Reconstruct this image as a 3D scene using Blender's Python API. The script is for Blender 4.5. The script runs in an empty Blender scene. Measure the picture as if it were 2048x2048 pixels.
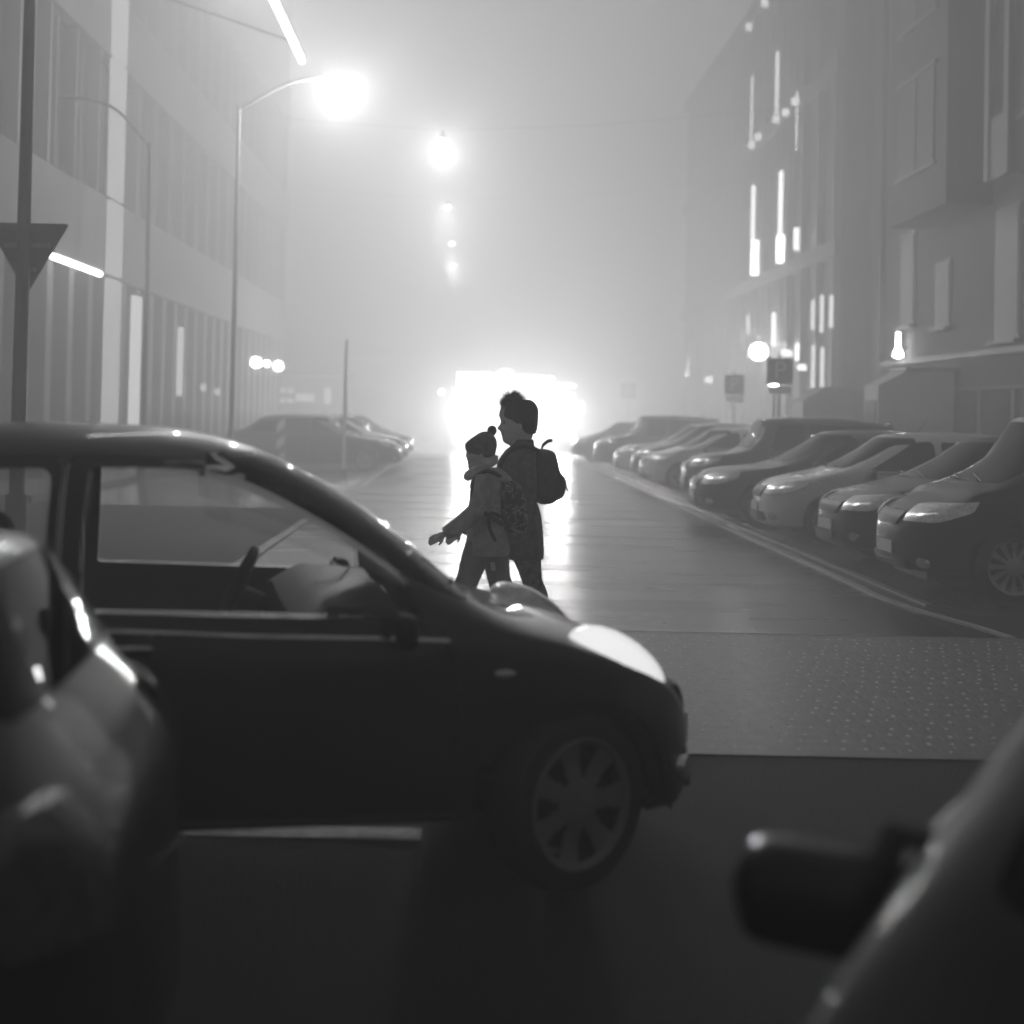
import bpy, bmesh, math, random
from mathutils import Vector, Matrix
random.seed(7)
R = math.radians
PI = math.pi
scene = bpy.context.scene
col = scene.collection

# ------------------------------------------------------------------ materials
def mat(name, base=0.5, rough=0.5, metal=0.0, coat=0.0, spec=0.5, emit=0.0, noise=None, bump=None, trans=0.0):
    """grey Principled material; noise=(scale, lo, hi) varies the base grey, bump=(scale, strength, distance)"""
    m = bpy.data.materials.new(name); m.use_nodes = True
    nt = m.node_tree; b = nt.nodes['Principled BSDF']
    b.inputs['Base Color'].default_value = (base, base, base, 1)
    b.inputs['Roughness'].default_value = rough
    b.inputs['Metallic'].default_value = metal
    b.inputs['Coat Weight'].default_value = coat
    b.inputs['Coat Roughness'].default_value = 0.04
    b.inputs['Specular IOR Level'].default_value = spec
    b.inputs['Transmission Weight'].default_value = trans
    if emit:
        b.inputs['Emission Color'].default_value = (1, 1, 1, 1)
        b.inputs['Emission Strength'].default_value = emit
    tc = nt.nodes.new('ShaderNodeTexCoord')
    if noise:
        n = nt.nodes.new('ShaderNodeTexNoise'); n.inputs['Scale'].default_value = noise[0]; n.inputs['Detail'].default_value = 6
        r = nt.nodes.new('ShaderNodeMapRange')
        r.inputs['From Min'].default_value = 0.3; r.inputs['From Max'].default_value = 0.7
        r.inputs['To Min'].default_value = noise[1]; r.inputs['To Max'].default_value = noise[2]
        nt.links.new(tc.outputs['Object'], n.inputs['Vector']); nt.links.new(n.outputs['Fac'], r.inputs['Value'])
        nt.links.new(r.outputs['Result'], b.inputs['Base Color'])
    if bump:
        n = nt.nodes.new('ShaderNodeTexNoise'); n.inputs['Scale'].default_value = bump[0]; n.inputs['Detail'].default_value = 4
        bp = nt.nodes.new('ShaderNodeBump'); bp.inputs['Strength'].default_value = bump[1]; bp.inputs['Distance'].default_value = bump[2]
        nt.links.new(tc.outputs['Object'], n.inputs['Vector']); nt.links.new(n.outputs['Fac'], bp.inputs['Height'])
        nt.links.new(bp.outputs['Normal'], b.inputs['Normal'])
    return m

def glass_mat(name, tint=0.5, rough=0.02, fac=0.1, ior=1.5):
    """thin car / window glass: see-through tint with a Fresnel reflection"""
    m = bpy.data.materials.new(name); m.use_nodes = True
    nt = m.node_tree; nt.nodes.clear()
    o = nt.nodes.new('ShaderNodeOutputMaterial'); mix = nt.nodes.new('ShaderNodeMixShader')
    t = nt.nodes.new('ShaderNodeBsdfTransparent'); t.inputs['Color'].default_value = (tint,) * 3 + (1,)
    g = nt.nodes.new('ShaderNodeBsdfGlossy'); g.inputs['Roughness'].default_value = rough
    f = nt.nodes.new('ShaderNodeFresnel'); f.inputs['IOR'].default_value = ior
    a = nt.nodes.new('ShaderNodeMath'); a.operation = 'ADD'; a.inputs[1].default_value = fac
    nt.links.new(f.outputs[0], a.inputs[0]); nt.links.new(a.outputs[0], mix.inputs[0])
    nt.links.new(t.outputs[0], mix.inputs[1]); nt.links.new(g.outputs[0], mix.inputs[2]); nt.links.new(mix.outputs[0], o.inputs[0])
    return m

def emit_mat(name, s, grad=None):
    m = bpy.data.materials.new(name); m.use_nodes = True
    nt = m.node_tree; nt.nodes.clear()
    o = nt.nodes.new('ShaderNodeOutputMaterial'); e = nt.nodes.new('ShaderNodeEmission')
    e.inputs['Strength'].default_value = s
    nt.links.new(e.outputs[0], o.inputs[0])
    return m

M = {}
M['paint_dark'] = mat('dark_car_paint', 0.022, 0.35, 0.0, 0.5, spec=.35, bump=(3, 0.03, 0.01), noise=(3, 0.018, 0.026))
M['paint_black'] = mat('black_car_paint', 0.010, 0.35, 0.0, 0.35, spec=.3, noise=(3, 0.009, 0.015))
M['paint_grey'] = mat('grey_car_paint', 0.12, 0.3, 0.2, 0.6, noise=(3, 0.10, 0.13))
M['paint_silver'] = mat('silver_car_paint', 0.7, 0.35, 0.3, 0.6, noise=(3, 0.66, 0.74))
M['paint_white'] = mat('white_car_paint', 0.72, 0.3, 0.0, 0.8, noise=(3, 0.68, 0.74))
M['rubber'] = mat('tyre_rubber', 0.02, 0.7, bump=(40, 0.3, 0.004))
M['trim'] = mat('black_trim', 0.012, 0.45, noise=(20, 0.010, 0.015))
M['chrome'] = mat('chrome', 0.6, 0.15, 1.0, noise=(9, 0.5, 0.65))
M['alloy'] = mat('wheel_alloy', 0.35, 0.35, 0.5, noise=(9, 0.30, 0.38))
M['interior'] = mat('seat_cloth', 0.03, 0.9, noise=(60, 0.02, 0.04))
M['lamp_clear'] = mat('clear_lamp_lens', 0.8, 0.22, 0.85, 1.0, noise=(25, 0.6, 0.95))
M['lamp_lit'] = mat('lit_headlamp', 0.8, 0.1, 0.0, 1.0, emit=.35, noise=(14, 0.7, 0.85))
M['lamp_red'] = mat('tail_lamp_lens', 0.10, 0.15, 0.0, 1.0, noise=(25, 0.08, 0.12))
M['plate'] = mat('number_plate', 0.7, 0.4, noise=(30, 0.6, 0.7))
M['plate_ink'] = mat('number_plate_ink', 0.03, 0.5, noise=(30, 0.02, 0.04))
M['glass'] = glass_mat('car_glass', 0.95, fac=.02, ior=1.2)
M['glass_dark'] = glass_mat('tinted_car_glass', 0.10, fac=.0, ior=1.15)
M['mirror'] = mat('mirror_glass', 0.5, 0.02, 1.0, noise=(3, 0.45, 0.5))

# ------------------------------------------------------------------ mesh helpers
class MB:
    def __init__(s): s.v = []; s.f = []
    def add(s, vs, fs):
        n = len(s.v); s.v += [tuple(v) for v in vs]; s.f += [tuple(i + n for i in f) for f in fs]; return s
    def box(s, c, d, rz=0, ry=0, rx=0):
        m = Matrix.Rotation(rz, 3, 'Z') @ Matrix.Rotation(ry, 3, 'Y') @ Matrix.Rotation(rx, 3, 'X')
        vs = [Vector(c) + m @ Vector((sx * d[0] / 2, sy * d[1] / 2, sz * d[2] / 2)) for sx in (-1, 1) for sy in (-1, 1) for sz in (-1, 1)]
        return s.add(vs, [(0, 1, 3, 2), (4, 6, 7, 5), (0, 4, 5, 1), (2, 3, 7, 6), (0, 2, 6, 4), (1, 5, 7, 3)])
    def tube(s, pts, rad, n=10, cap=True):
        pts = [Vector(p) for p in pts]
        if not hasattr(rad, '__len__'): rad = [rad] * len(pts)
        rings = []
        up = None
        for i, p in enumerate(pts):
            d = (pts[min(i + 1, len(pts) - 1)] - pts[max(i - 1, 0)]).normalized()
            if up is None: up = Vector((0, 0, 1)) if abs(d.z) < .9 else Vector((1, 0, 0))
            a = d.cross(up).normalized(); b = a.cross(d).normalized(); up = b
            rings.append([p + (a * math.cos(t) + b * math.sin(t)) * rad[i] for t in [2 * PI * k / n for k in range(n)]])
        return s.loft(rings, cap)
    def loft(s, rings, cap=True, closed=True):
        n = len(rings[0]); vs = [v for r in rings for v in r]; fs = []
        for i in range(len(rings) - 1):
            for k in range(n if closed else n - 1):
                k2 = (k + 1) % n
                fs.append((i * n + k, i * n + k2, (i + 1) * n + k2, (i + 1) * n + k))
        if cap:
            fs.append(tuple(range(n - 1, -1, -1))); fs.append(tuple((len(rings) - 1) * n + k for k in range(n)))
        return s.add(vs, fs)
    def lathe(s, prof, n=32, axis='z', c=(0, 0, 0), closed_prof=False):
        """prof = [(r, h)]"""
        rings = []
        for r, h in prof:
            ring = []
            for k in range(n):
                t = 2 * PI * k / n
                p = (r * math.cos(t), r * math.sin(t), h)
                if axis == 'y': p = (p[0], h, p[1])
                if axis == 'x': p = (h, p[0], p[1])
                ring.append((p[0] + c[0], p[1] + c[1], p[2] + c[2]))
            rings.append(ring)
        return s.loft(rings, cap=not closed_prof)
    def prism(s, poly, a, b, axis='y'):
        def P(p, h):
            if axis == 'y': return (p[0], h, p[1])
            if axis == 'x': return (h, p[0], p[1])
            return (p[0], p[1], h)
        n = len(poly)
        vs = [P(p, a) for p in poly] + [P(p, b) for p in poly]
        fs = [tuple(range(n))[::-1], tuple(range(n, 2 * n))] + [(i, (i + 1) % n, (i + 1) % n + n, i + n) for i in range(n)]
        return s.add(vs, fs)
    def sphere(s, c, r, nu=16, nv=10):
        if not hasattr(r, '__len__'): r = (r, r, r)
        rings = [[(c[0] + r[0] * math.sin(PI * j / nv) * math.cos(2 * PI * k / nu), c[1] + r[1] * math.sin(PI * j / nv) * math.sin(2 * PI * k / nu), c[2] + r[2] * math.cos(PI * j / nv)) for k in range(nu)] for j in range(1, nv)]
        top = len(s.v)
        s.loft(rings, cap=True); return s
    def mesh(s, name='m'):
        me = bpy.data.meshes.new(name); me.from_pydata(s.v, [], s.f); me.validate()
        bm = bmesh.new(); bm.from_mesh(me); bmesh.ops.recalc_face_normals(bm, faces=bm.faces); bm.to_mesh(me); bm.free()
        return me
    def build(s, name, m=None, parent=None, smooth=None):
        return link(name, s.mesh(name), m, parent, smooth)

def smooth_mesh(me, ang):
    bm = bmesh.new(); bm.from_mesh(me)
    for f in bm.faces: f.smooth = True
    for e in bm.edges:
        if len(e.link_faces) == 2:
            try: e.smooth = e.calc_face_angle() < ang
            except ValueError: e.smooth = False
    bm.to_mesh(me); bm.free()

def link(name, me, m=None, parent=None, smooth=None):
    me.name = name
    if m is not None:
        me.materials.clear(); me.materials.append(m)
    if smooth: smooth_mesh(me, R(smooth))
    o = bpy.data.objects.new(name, me); col.objects.link(o)
    if parent is not None: o.parent = parent
    return o

def tag(o, label=None, cat=None, group=None, kind=None):
    if label: o['label'] = label
    if cat: o['category'] = cat
    if group: o['group'] = group
    if kind: o['kind'] = kind
    return o
def empty(name, loc=(0, 0, 0), rz=0, **k):
    o = bpy.data.objects.new(name, None); col.objects.link(o)
    o.location = loc; o.rotation_euler = (0, 0, rz); o.empty_display_size = .2
    return tag(o, **k)
def structure(o): o['kind'] = 'structure'; return o
def kids(o): return [c for c in bpy.data.objects if c.parent == o]
def copy_tree(o, parent=None, cm=None):
    cm = cm if cm is not None else {}
    if not cm:
        for c in bpy.data.objects:
            if c.parent: cm.setdefault(c.parent.name, []).append(c)
        cm.setdefault('', [])
    c = o.copy(); col.objects.link(c)
    c.parent = parent
    for ch in cm.get(o.name, []): copy_tree(ch, c, cm)
    return c
def repaint(o, frm, to):
    for c in [o] + kids(o):
        for g in [c] + kids(c):
            if g.type == 'MESH':
                for sl in g.material_slots:
                    if sl.material == frm: sl.link = 'OBJECT'; sl.material = to

def evaluated(o):
    dg = bpy.context.evaluated_depsgraph_get()
    return bpy.data.meshes.new_from_object(o.evaluated_get(dg))
def boolean(a, b, op):
    """a, b meshes -> new mesh"""
    oa = bpy.data.objects.new('ta', a); ob = bpy.data.objects.new('tb', b)
    col.objects.link(oa); col.objects.link(ob)
    md = oa.modifiers.new('b', 'BOOLEAN'); md.object = ob; md.operation = op
    out = None
    for sol in ('MANIFOLD', 'EXACT'):
        md.solver = sol
        out = evaluated(oa)
        if len(out.polygons): break
    bpy.data.objects.remove(oa); bpy.data.objects.remove(ob)
    return out
def solidified(me, t, off):
    o = bpy.data.objects.new('ts', me); col.objects.link(o)
    md = o.modifiers.new('s', 'SOLIDIFY'); md.thickness = t; md.offset = off
    out = evaluated(o); bpy.data.objects.remove(o); return out
def fused(me, voxel, smooth_it=2):
    o = bpy.data.objects.new('tf', me); col.objects.link(o)
    md = o.modifiers.new('r', 'REMESH'); md.mode = 'VOXEL'; md.voxel_size = voxel
    if smooth_it:
        sm = o.modifiers.new('s', 'SMOOTH'); sm.iterations = smooth_it; sm.factor = .5
    out = evaluated(o); bpy.data.objects.remove(o); return out

def interp(tab, x, c):
    """monotone-ish cubic through table rows sorted by first column"""
    n = len(tab)
    if x <= tab[0][0]: return tab[0][c]
    if x >= tab[-1][0]: return tab[-1][c]
    for i in range(n - 1):
        if tab[i][0] <= x <= tab[i + 1][0]: break
    x0, x1 = tab[i][0], tab[i + 1][0]; y0, y1 = tab[i][c], tab[i + 1][c]
    h = x1 - x0; d = (y1 - y0) / h
    def slope(j):
        if j == 0 or j == n - 1: return d
        a = (tab[j][c] - tab[j - 1][c]) / (tab[j][0] - tab[j - 1][0]); b = (tab[j + 1][c] - tab[j][c]) / (tab[j + 1][0] - tab[j][0])
        return 0 if a * b <= 0 else 2 * a * b / (a + b)
    m0, m1 = slope(i), slope(i + 1); t = (x - x0) / h
    return (2*t**3-3*t*t+1)*y0 + (t**3-2*t*t+t)*h*m0 + (-2*t**3+3*t*t)*y1 + (t**3-t*t)*h*m1
def curve(pts, n=6, closed=True):
    """Catmull-Rom smoothing of a polygon"""
    out = []; N = len(pts)
    for i in range(N if closed else N - 1):
        g = (lambda j: pts[j % N]) if closed else (lambda j: pts[min(max(j, 0), N - 1)])
        p0, p1, p2, p3 = g(i - 1), g(i), g(i + 1), g(i + 2)
        for k in range(n):
            t = k / n
            out.append(tuple(.5 * (2*p1[a] + (p2[a]-p0[a])*t + (2*p0[a]-5*p1[a]+4*p2[a]-p3[a])*t*t + (-p0[a]+3*p1[a]-3*p2[a]+p3[a])*t**3) for a in range(len(p1))))
    if not closed: out.append(tuple(pts[-1]))
    return out
def rounded(poly, r, n=5):
    out = []; N = len(poly)
    for i in range(N):
        p = Vector(poly[i]); a = Vector(poly[i - 1]) - p; b = Vector(poly[(i + 1) % N]) - p
        rr = min(r, a.length * .45, b.length * .45); pa = p + a.normalized() * rr; pb = p + b.normalized() * rr
        for k in range(n + 1):
            t = k / n; q = pa * (1 - t)**2 + p * 2 * t * (1 - t) + pb * t * t
            out.append((q.x, q.y))
    return out
def offset_poly(poly, d):
    c = Vector((sum(p[0] for p in poly) / len(poly), sum(p[1] for p in poly) / len(poly)))
    return [tuple(Vector(p) + (Vector(p) - c).normalized() * d) for p in poly]

def text_mesh(txt, size, depth=.02):
    cu = bpy.data.curves.new('t', 'FONT'); cu.body = txt; cu.size = size; cu.extrude = depth; cu.align_x = 'CENTER'; cu.align_y = 'CENTER'
    o = bpy.data.objects.new('t', cu); col.objects.link(o)
    me = evaluated(o); bpy.data.objects.remove(o); return me

# ------------------------------------------------------------------ cars
# car frame: x forward with the front axle at 0, y to the car's left, z up
def wheel_parts(rad, width, holes, frac, r_in, r_out, rimr, parent, pos, side, steer=0.0, name='wheel'):
    w = empty(name, pos, (0 if side < 0 else PI) + steer); w.parent = parent
    hw = width / 2
    t = MB().lathe([(rimr, -hw * .8), (rimr + .01, -hw * .95), (rad * .86, -hw), (rad * .97, -hw * .86), (rad, -hw * .55), (rad, hw * .55), (rad * .97, hw * .86), (rad * .86, hw), (rimr, hw * .9)], 48, 'y', closed_prof=True)
    t.build('tyre', M['rubber'], w, 40)
    # rim disc with holes between the spokes
    m = MB(); rows = [0.03, 0.06, r_in, r_in + .3 * (r_out - r_in), r_in + .7 * (r_out - r_in), r_out, rimr - .012, rimr + .004]
    dish = [-.80, -.80, -.72, -.66, -.68, -.78, -.9, -.98]
    NA = holes * 12
    for j, (r, h) in enumerate(zip(rows, dish)):
        for k in range(NA):
            a = 2 * PI * k / NA; m.v.append((r * math.cos(a), hw * h, r * math.sin(a)))
    m.f.append(tuple(range(NA)))
    for j in range(len(rows) - 1):
        for k in range(NA):
            ph = (k % 12 + .5) / 12
            if 2 <= j <= 4:
                ww = frac * (1 if j != 2 else .75)
                if abs(ph - .5) < ww / 2: continue
            k2 = (k + 1) % NA; m.f.append((j * NA + k, j * NA + k2, (j + 1) * NA + k2, (j + 1) * NA + k))
    me = solidified(m.mesh('rim'), .012, 0)
    link('rim', me, M['alloy'], w, 35)
    MB().lathe([(.0001, -hw * .2), (rimr * .75, -hw * .2), (rimr * .75, -hw * .05), (.0001, -hw * .05)], 32, 'y').build('brake_disc', M['trim'], w, 30)
    return w

def car_shell(T, n=2.6, tum=.24, stations=84, shoulder=.985):
    """T rows: (x, zbottom, halfwidth, zbelt, ztop) -> closed outer mesh"""
    x0, x1 = T[0][0], T[-1][0]; rings = []
    for i in range(stations + 1):
        t = i / stations; x = x0 + (x1 - x0) * (t - .85 * math.sin(2 * PI * t) / (2 * PI))
        zb, w, zs, zt = (interp(T, x, c) for c in (1, 2, 3, 4))
        half = [(0.0, zb), (w * .5, zb), (w * .84, zb + .008), (w * .955, zb + .04), (w * .985, zb + .12), (w * 1.0, zb + (zs - zb) * .45), (w * 1.0, zb + (zs - zb) * .72), (w * shoulder, zs - (zs - zb) * .06)]
        wb = w * (shoulder - .015)
        hh = zt - zs; K = 13; tu = tum * min(1, hh / .45)
        for k in range(K):
            ph = (PI / 2) * k / (K - 1)
            c, s_ = max(0, math.cos(ph)), math.sin(ph)
            zf = s_ ** (2 / n); yy = wb * c ** (2 / n) * (1 - tu * zf)
            half.append((yy, zs + hh * zf))
        ring = [(x, y, z) for y, z in half] + [(x, -y, z) for y, z in half[-2:0:-1]]
        rings.append(ring)
    return MB().loft(rings).mesh('shell')

def mirror_arm(parent, base, side, sz=(.09, .2, .14), paint=None, dz=-.045):
    """wing mirror: base point on the door, side -1 = right"""
    g = MB(); c = Vector(base) + Vector((.02, side * (sz[1] / 2 + .05), dz))
    rings = []
    for i in range(9):
        t = i / 8; y = (t - .5) * sz[1]; k = (1 - abs(2 * t - 1) ** 5) ** .5 * .75 + .25
        rings.append([(c.x + sz[0] * .5 * k * (math.cos(a) if math.cos(a) > 0 else math.cos(a) * .35), c.y + side * y, c.z + sz[2] * .5 * k * (abs(math.sin(a)) ** .45) * (1 if math.sin(a) > 0 else -1)) for a in [2 * PI * q / 16 for q in range(16)]])
    g.loft(rings); g.tube([base, Vector(base) + Vector((.01, side * .06, .02)), c - Vector((0, side * sz[1] * .3, .02))], [.03, .025, .03], 8)
    h = g.build('wing_mirror', paint or M['trim'], parent, 50)
    MB().box((c.x - sz[0] * .19, c.y, c.z), (.006, sz[1] * .8, sz[2] * .72)).build('mirror_glass', M['mirror'], h)
    return h

def seat(parent, x, y, z=.28, s=1.0):
    g = MB()
    g.loft([[(x + a * .24 * s, y + b * .24 * s, z + h) for a, b in ((-1, -1), (1, -1), (1.0, 1), (-1, 1))] for h in (0, .16, .2)])
    rings = []
    for i in range(9):
        t = i / 8; cx = x - .22 * s - t * .17; cz = z + .12 + t * .56; w = .235 - .06 * t; d = .07 - .02 * t
        rings.append([(cx + d * math.cos(a), y + w * math.sin(a), cz) for a in [2 * PI * q / 16 for q in range(16)]])
    g.loft(rings)
    g.tube([(x - .39, y - .05, z + .66), (x - .40, y - .05, z + .76)], .008, 6); g.tube([(x - .39, y + .05, z + .66), (x - .40, y + .05, z + .76)], .008, 6)
    rings = []
    for i in range(7):
        t = i / 6; k = (1 - abs(2 * t - 1) ** 2.5) ** .5 * .7 + .3
        rings.append([(x - .40 - t * .02 + .05 * k * math.cos(a), y + .13 * k * math.sin(a), z + .72 + t * .19) for a in [2 * PI * q / 14 for q in range(14)]])
    g.loft(rings)
    return g.build('seat', M['interior'], parent, 50)

def make_car(name, T, P, paint, full=True):
    """P = dict of outlines; returns the Empty carrying all parts"""
    root = empty(name)
    outer = car_shell(T, P.get('n', 2.6), P.get('tum', .24))
    W = max(r[2] for r in T)
    lamp_shell = solidified(outer, .03, 0.6)
    shell = solidified(outer, P.get('thick', .028), -1)
    wb = P['wb']; ar = P['arch_r']; az = P['arch_z']
    body = shell
    fx = P.get('arch_x', 0)
    arch = [(math.cos(a) * ar, math.sin(a) * ar) for a in [2 * PI * k / 40 for k in range(40)]]
    def arch_cut(me, both=True):
        for cx in (fx, -wb):
            for s in (-1, 1):
                me = boolean(me, MB().prism([(cx + a, az + b) for a, b in arch], s * .45, s * 1.3).mesh(), 'DIFFERENCE')
        return me
    body = arch_cut(body)
    # glazing
    def cut_glass(body, poly, a, b, axis, nm, m, parent=root):
        g = boolean(shell, MB().prism(poly, a, b, axis).mesh(), 'INTERSECT')
        if len(g.polygons): link(nm, g, m, parent, 30)
        return boolean(body, MB().prism(offset_poly(poly, .011), a, b, axis).mesh(), 'DIFFERENCE')
    gm = P.get('glass', M['glass'])
    for poly in P['side_windows']:
        for s in (-1, 1):
            body = cut_glass(body, poly, s * .3, s * 1.3, 'y', 'side_window', P.get('side_glass', gm))
    body = cut_glass(body, P['windshield'], P['ws_x'][0], P['ws_x'][1], 'x', 'windshield', gm)
    if P.get('rear_window'):
        body = cut_glass(body, P['rear_window'], P['rw_x'][0], P['rw_x'][1], 'x', 'rear_window', gm)
    # doors
    for dp in P['doors']:
        for s in (-1, 1):
            big = MB().prism(offset_poly(dp, .005), s * .4, s * 1.3).mesh(); small = MB().prism(dp, s * .4, s * 1.3).mesh()
            d = boolean(body, small, 'INTERSECT'); body = boolean(body, big, 'DIFFERENCE')
            if len(d.polygons):
                do = link('door', d, paint, root, 30)
                hx, hz = P['handle'][P['doors'].index(dp)]
                g = MB(); g.tube([(hx - .09, s * (W - .012), hz), (hx - .07, s * (W + .018), hz + .003), (hx, s * (W + .024), hz + .005), (hx + .07, s * (W + .018), hz + .003), (hx + .09, s * (W - .012), hz)], [.012, .014, .013, .014, .012], 8)
                g.build('handle', P.get('handle_mat', M['chrome']), do, 50)
    # lamps and grille, proud of the skin
    def proud(poly, a, b, axis, nm, m, lift=.6):
        g = boolean(lamp_shell, MB().prism(poly, a, b, axis).mesh(), 'INTERSECT')
        if len(g.polygons): return link(nm, g, m, root, 30)
    for s in (-1, 1):
        if P.get('lens'):
            g = MB(); m3 = Matrix.Rotation(s * R(-16), 3, 'Z') @ Matrix.Rotation(R(27), 3, 'Y') ; cc_ = Vector((.175, s * .62, .748))
            g.sphere((0, 0, 0), (.21, .115, .088), 24, 16); g.v = [tuple(cc_ + m3 @ Vector((v[0], v[1] * (1 - .35 * v[0] / .21), v[2] * (1 - .15 * v[0] / .21)))) for v in g.v]
            lens = g.build('headlight', P['lamp'] if s < 0 else M['lamp_clear'], root, 60)
        else: proud(P['headlight'], s * P.get('hl_y', .42), s * 1.3, 'y', 'headlight', P.get('lamp', M['lamp_clear']) if s < 0 else M['lamp_clear'])
        if P.get('taillight'): proud(P['taillight'], s * P.get('tl_y', .5), s * 1.3, 'y', 'tail_light', M['lamp_red'])
        if P.get('fog'):
            fy, fz, fr = P['fog']
            proud([(s * fy + fr * math.cos(a), fz + fr * math.sin(a)) for a in [2 * PI * k / 18 for k in range(18)]], .2, 1.4, 'x', 'fog_light', M['lamp_clear'])
    if P.get('grille'):
        gr = proud(P['grille'], .2, 1.5, 'x', 'grille', M['trim'])
        if gr and full:
            xs = max(v.co.x for v in gr.data.vertices); zs = [p[1] for p in P['grille']]; ys = max(p[0] for p in P['grille'])
            z0, z1 = min(zs), max(zs); g = MB()
            for k in range(3):
                zz = z0 + (z1 - z0) * (k + .5) / 3
                pts = []
                for q in range(9):
                    yy = (-1 + q / 4) * ys * .9
                    pts.append((nose_x(T, yy, zz) + .012, yy, zz))
                g.tube(pts, .009, 6)
            g.build('grille_bar', M['chrome'], gr, 50)
    if P.get('intake'): proud(P['intake'], .2, 1.5, 'x', 'lower_intake', M['trim'])
    pz = P.get('plate_z', .38); px = nose_x(T, 0.0, pz) + .02
    pl = MB().box((px, 0, pz), (.012, .50, .11)).build('number_plate', M['plate'], root)
    if P.get('rear_plate_z'):
        MB().box((T[0][0] - .012, 0, P['rear_plate_z']), (.012, .50, .11)).build('number_plate', M['plate'], root)
    if full or True:
        # badge on the nose
        MB().lathe([(.001, 0), (.045, 0), (.04, .012), (.001, .014)], 20, 'x', (nose_x(T, 0, P['badge_z']) + .004, 0, P['badge_z'])).build('badge', M['chrome'], root, 40)
    # belt moulding
    if P.get('moulding'):
        for s in (-1, 1):
            pts = []
            for q in range(25):
                t = q / 24; x = P['moulding'][0] + (P['moulding'][1] - P['moulding'][0]) * t
                pts.append((x, s * (interp(T, x, 2) * .985 - .010), interp(T, x, 3) - P.get('mould_dz', .02)))
            MB().tube(pts, .013, 6).build('belt_moulding', M['chrome'], root, 60)
    if P.get('side_strip'):
        for s in (-1, 1):
            x0, x1, z = P['side_strip']
            MB().tube([(x0 + (x1 - x0) * q / 12, s * (interp(T, x0 + (x1 - x0) * q / 12, 2) + .004), z) for q in range(13)], .014, 6).build('sill_strip', M['trim'], root, 60)
    if P.get('indicator'):
        ix, iz = P['indicator']
        for s in (-1, 1):
            MB().sphere((ix, s * (interp(T, ix, 2)), iz), (.038, .014, .014), 14, 8).build('side_indicator', M['plate'], root, 60)
    link('body', body, paint, root, 30)
    # floor pan and bay walls hide the hollow
    u = MB()
    x0 = T[0][0] + .25; x1 = T[-1][0] - .22
    u.box(((x0 + x1) / 2, 0, P.get('floor', .24)), (x1 - x0, W * 1.16, .1))
    u.box((fx + ar + .09 if False else P['firewall'], 0, .52), (.05, W * 1.1, .55))
    for cx in (fx, -wb):
        for s in (-1, 1):
            ring = [[(cx + math.cos(a) * (ar + .012), s * y, az + math.sin(a) * (ar + .012)) for a in [PI * k / 20 - .15 for k in range(21)] + []] for y in (W - .05, .47)]
            u.add([v for r_ in ring for v in r_], [(k, k + 1, k + 22, k + 21) for k in range(20)])
            u.add(ring[1], [tuple(range(21))])
    u.build('underbody', M['trim'], root)
    # cabin
    dash = MB(); dx = P['dash']
    dash.loft([[(dx + a, y, z + b) for a, b in ((.28, -.02), (.26, .05), (.02, .07), (-.10, .0), (-.12, -.14), (.05, -.30), (.28, -.30))] for y, z in ((-W * .8, P['dash_z'] - .02), (-W * .4, P['dash_z']), (0, P['dash_z']), (W * .4, P['dash_z'] + .02), (W * .8, P['dash_z'] - .02))])
    dash.build('dashboard', M['trim'], root, 50)
    sy = .36
    seat(root, dx - .72, sy, P.get('seat_z', .3)); seat(root, dx - .72, -sy, P.get('seat_z', .3))
    MB().loft([[(dx - 1.62 - t * .2, y, P.get('seat_z', .3) + .1 + t * .62) for y in (-.6, .6)] + [(dx - 1.76 - t * .2, y, P.get('seat_z', .3) + .1 + t * .62) for y in (.6, -.6)] for t in (0, .5, 1)]).build('rear_bench', M['interior'], root)
    sw = MB(); c = Vector((dx - .24, sy, P['dash_z'] - .02)); ax = Matrix.Rotation(R(-65), 3, 'Y')
    pts = [c + ax @ Vector((.18 * math.cos(a), .18 * math.sin(a), 0)) for a in [2 * PI * k / 28 for k in range(29)]]
    sw.tube(pts, .014, 8, False); sw.tube([pts[0], c, pts[14]], .012, 6); sw.tube([c, c + Vector((.2, 0, -.08))], .03, 8)
    sw.build('steering_wheel', M['trim'], root, 60)
    MB().box((P['ws_top'][0] - .1, 0, P['ws_top'][1] - .09), (.03, .24, .06)).build('rear_view_mirror', M['trim'], root)
    for s in (-1, 1):
        mb_ = P['mirror']
        mirror_arm(root, (mb_[0], s * (interp(T, mb_[0], 2) * .93), mb_[1]), s, P.get('mirror_size', (.12, .22, .145)), P.get('mirror_paint'), P.get('mirror_dz', -.05))
    # wipers
    wp = MB(); cw = P['cowl']
    wp.tube([(cw[0] - .02, .5, cw[1] + .02), (cw[0] - .10, .05, cw[1] + .075)], .008, 6); wp.tube([(cw[0] - .02, -.1, cw[1] + .02), (cw[0] - .10, -.5, cw[1] + .06)], .008, 6)
    wp.build('wiper', M['trim'], root)
    if P.get('roof_rails'):
        x0, x1, z = P['roof_rails']
        for s in (-1, 1):
            MB().tube([(x0, s * W * .66, z - .02), (x0 - .08, s * W * .66, z + .04), (x1 + .08, s * W * .66, z + .04), (x1, s * W * .66, z - .03)], .016, 8).build('roof_rail', M['trim'], root, 60)
    MB().tube([(P['antenna'][0], 0, P['antenna'][1]), (P['antenna'][0] - .14, 0, P['antenna'][1] + .17)], [.006, .003], 6).build('antenna', M['trim'], root)
    wr, ww, wh, wf, wri, wro, rim = P['wheel']
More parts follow.
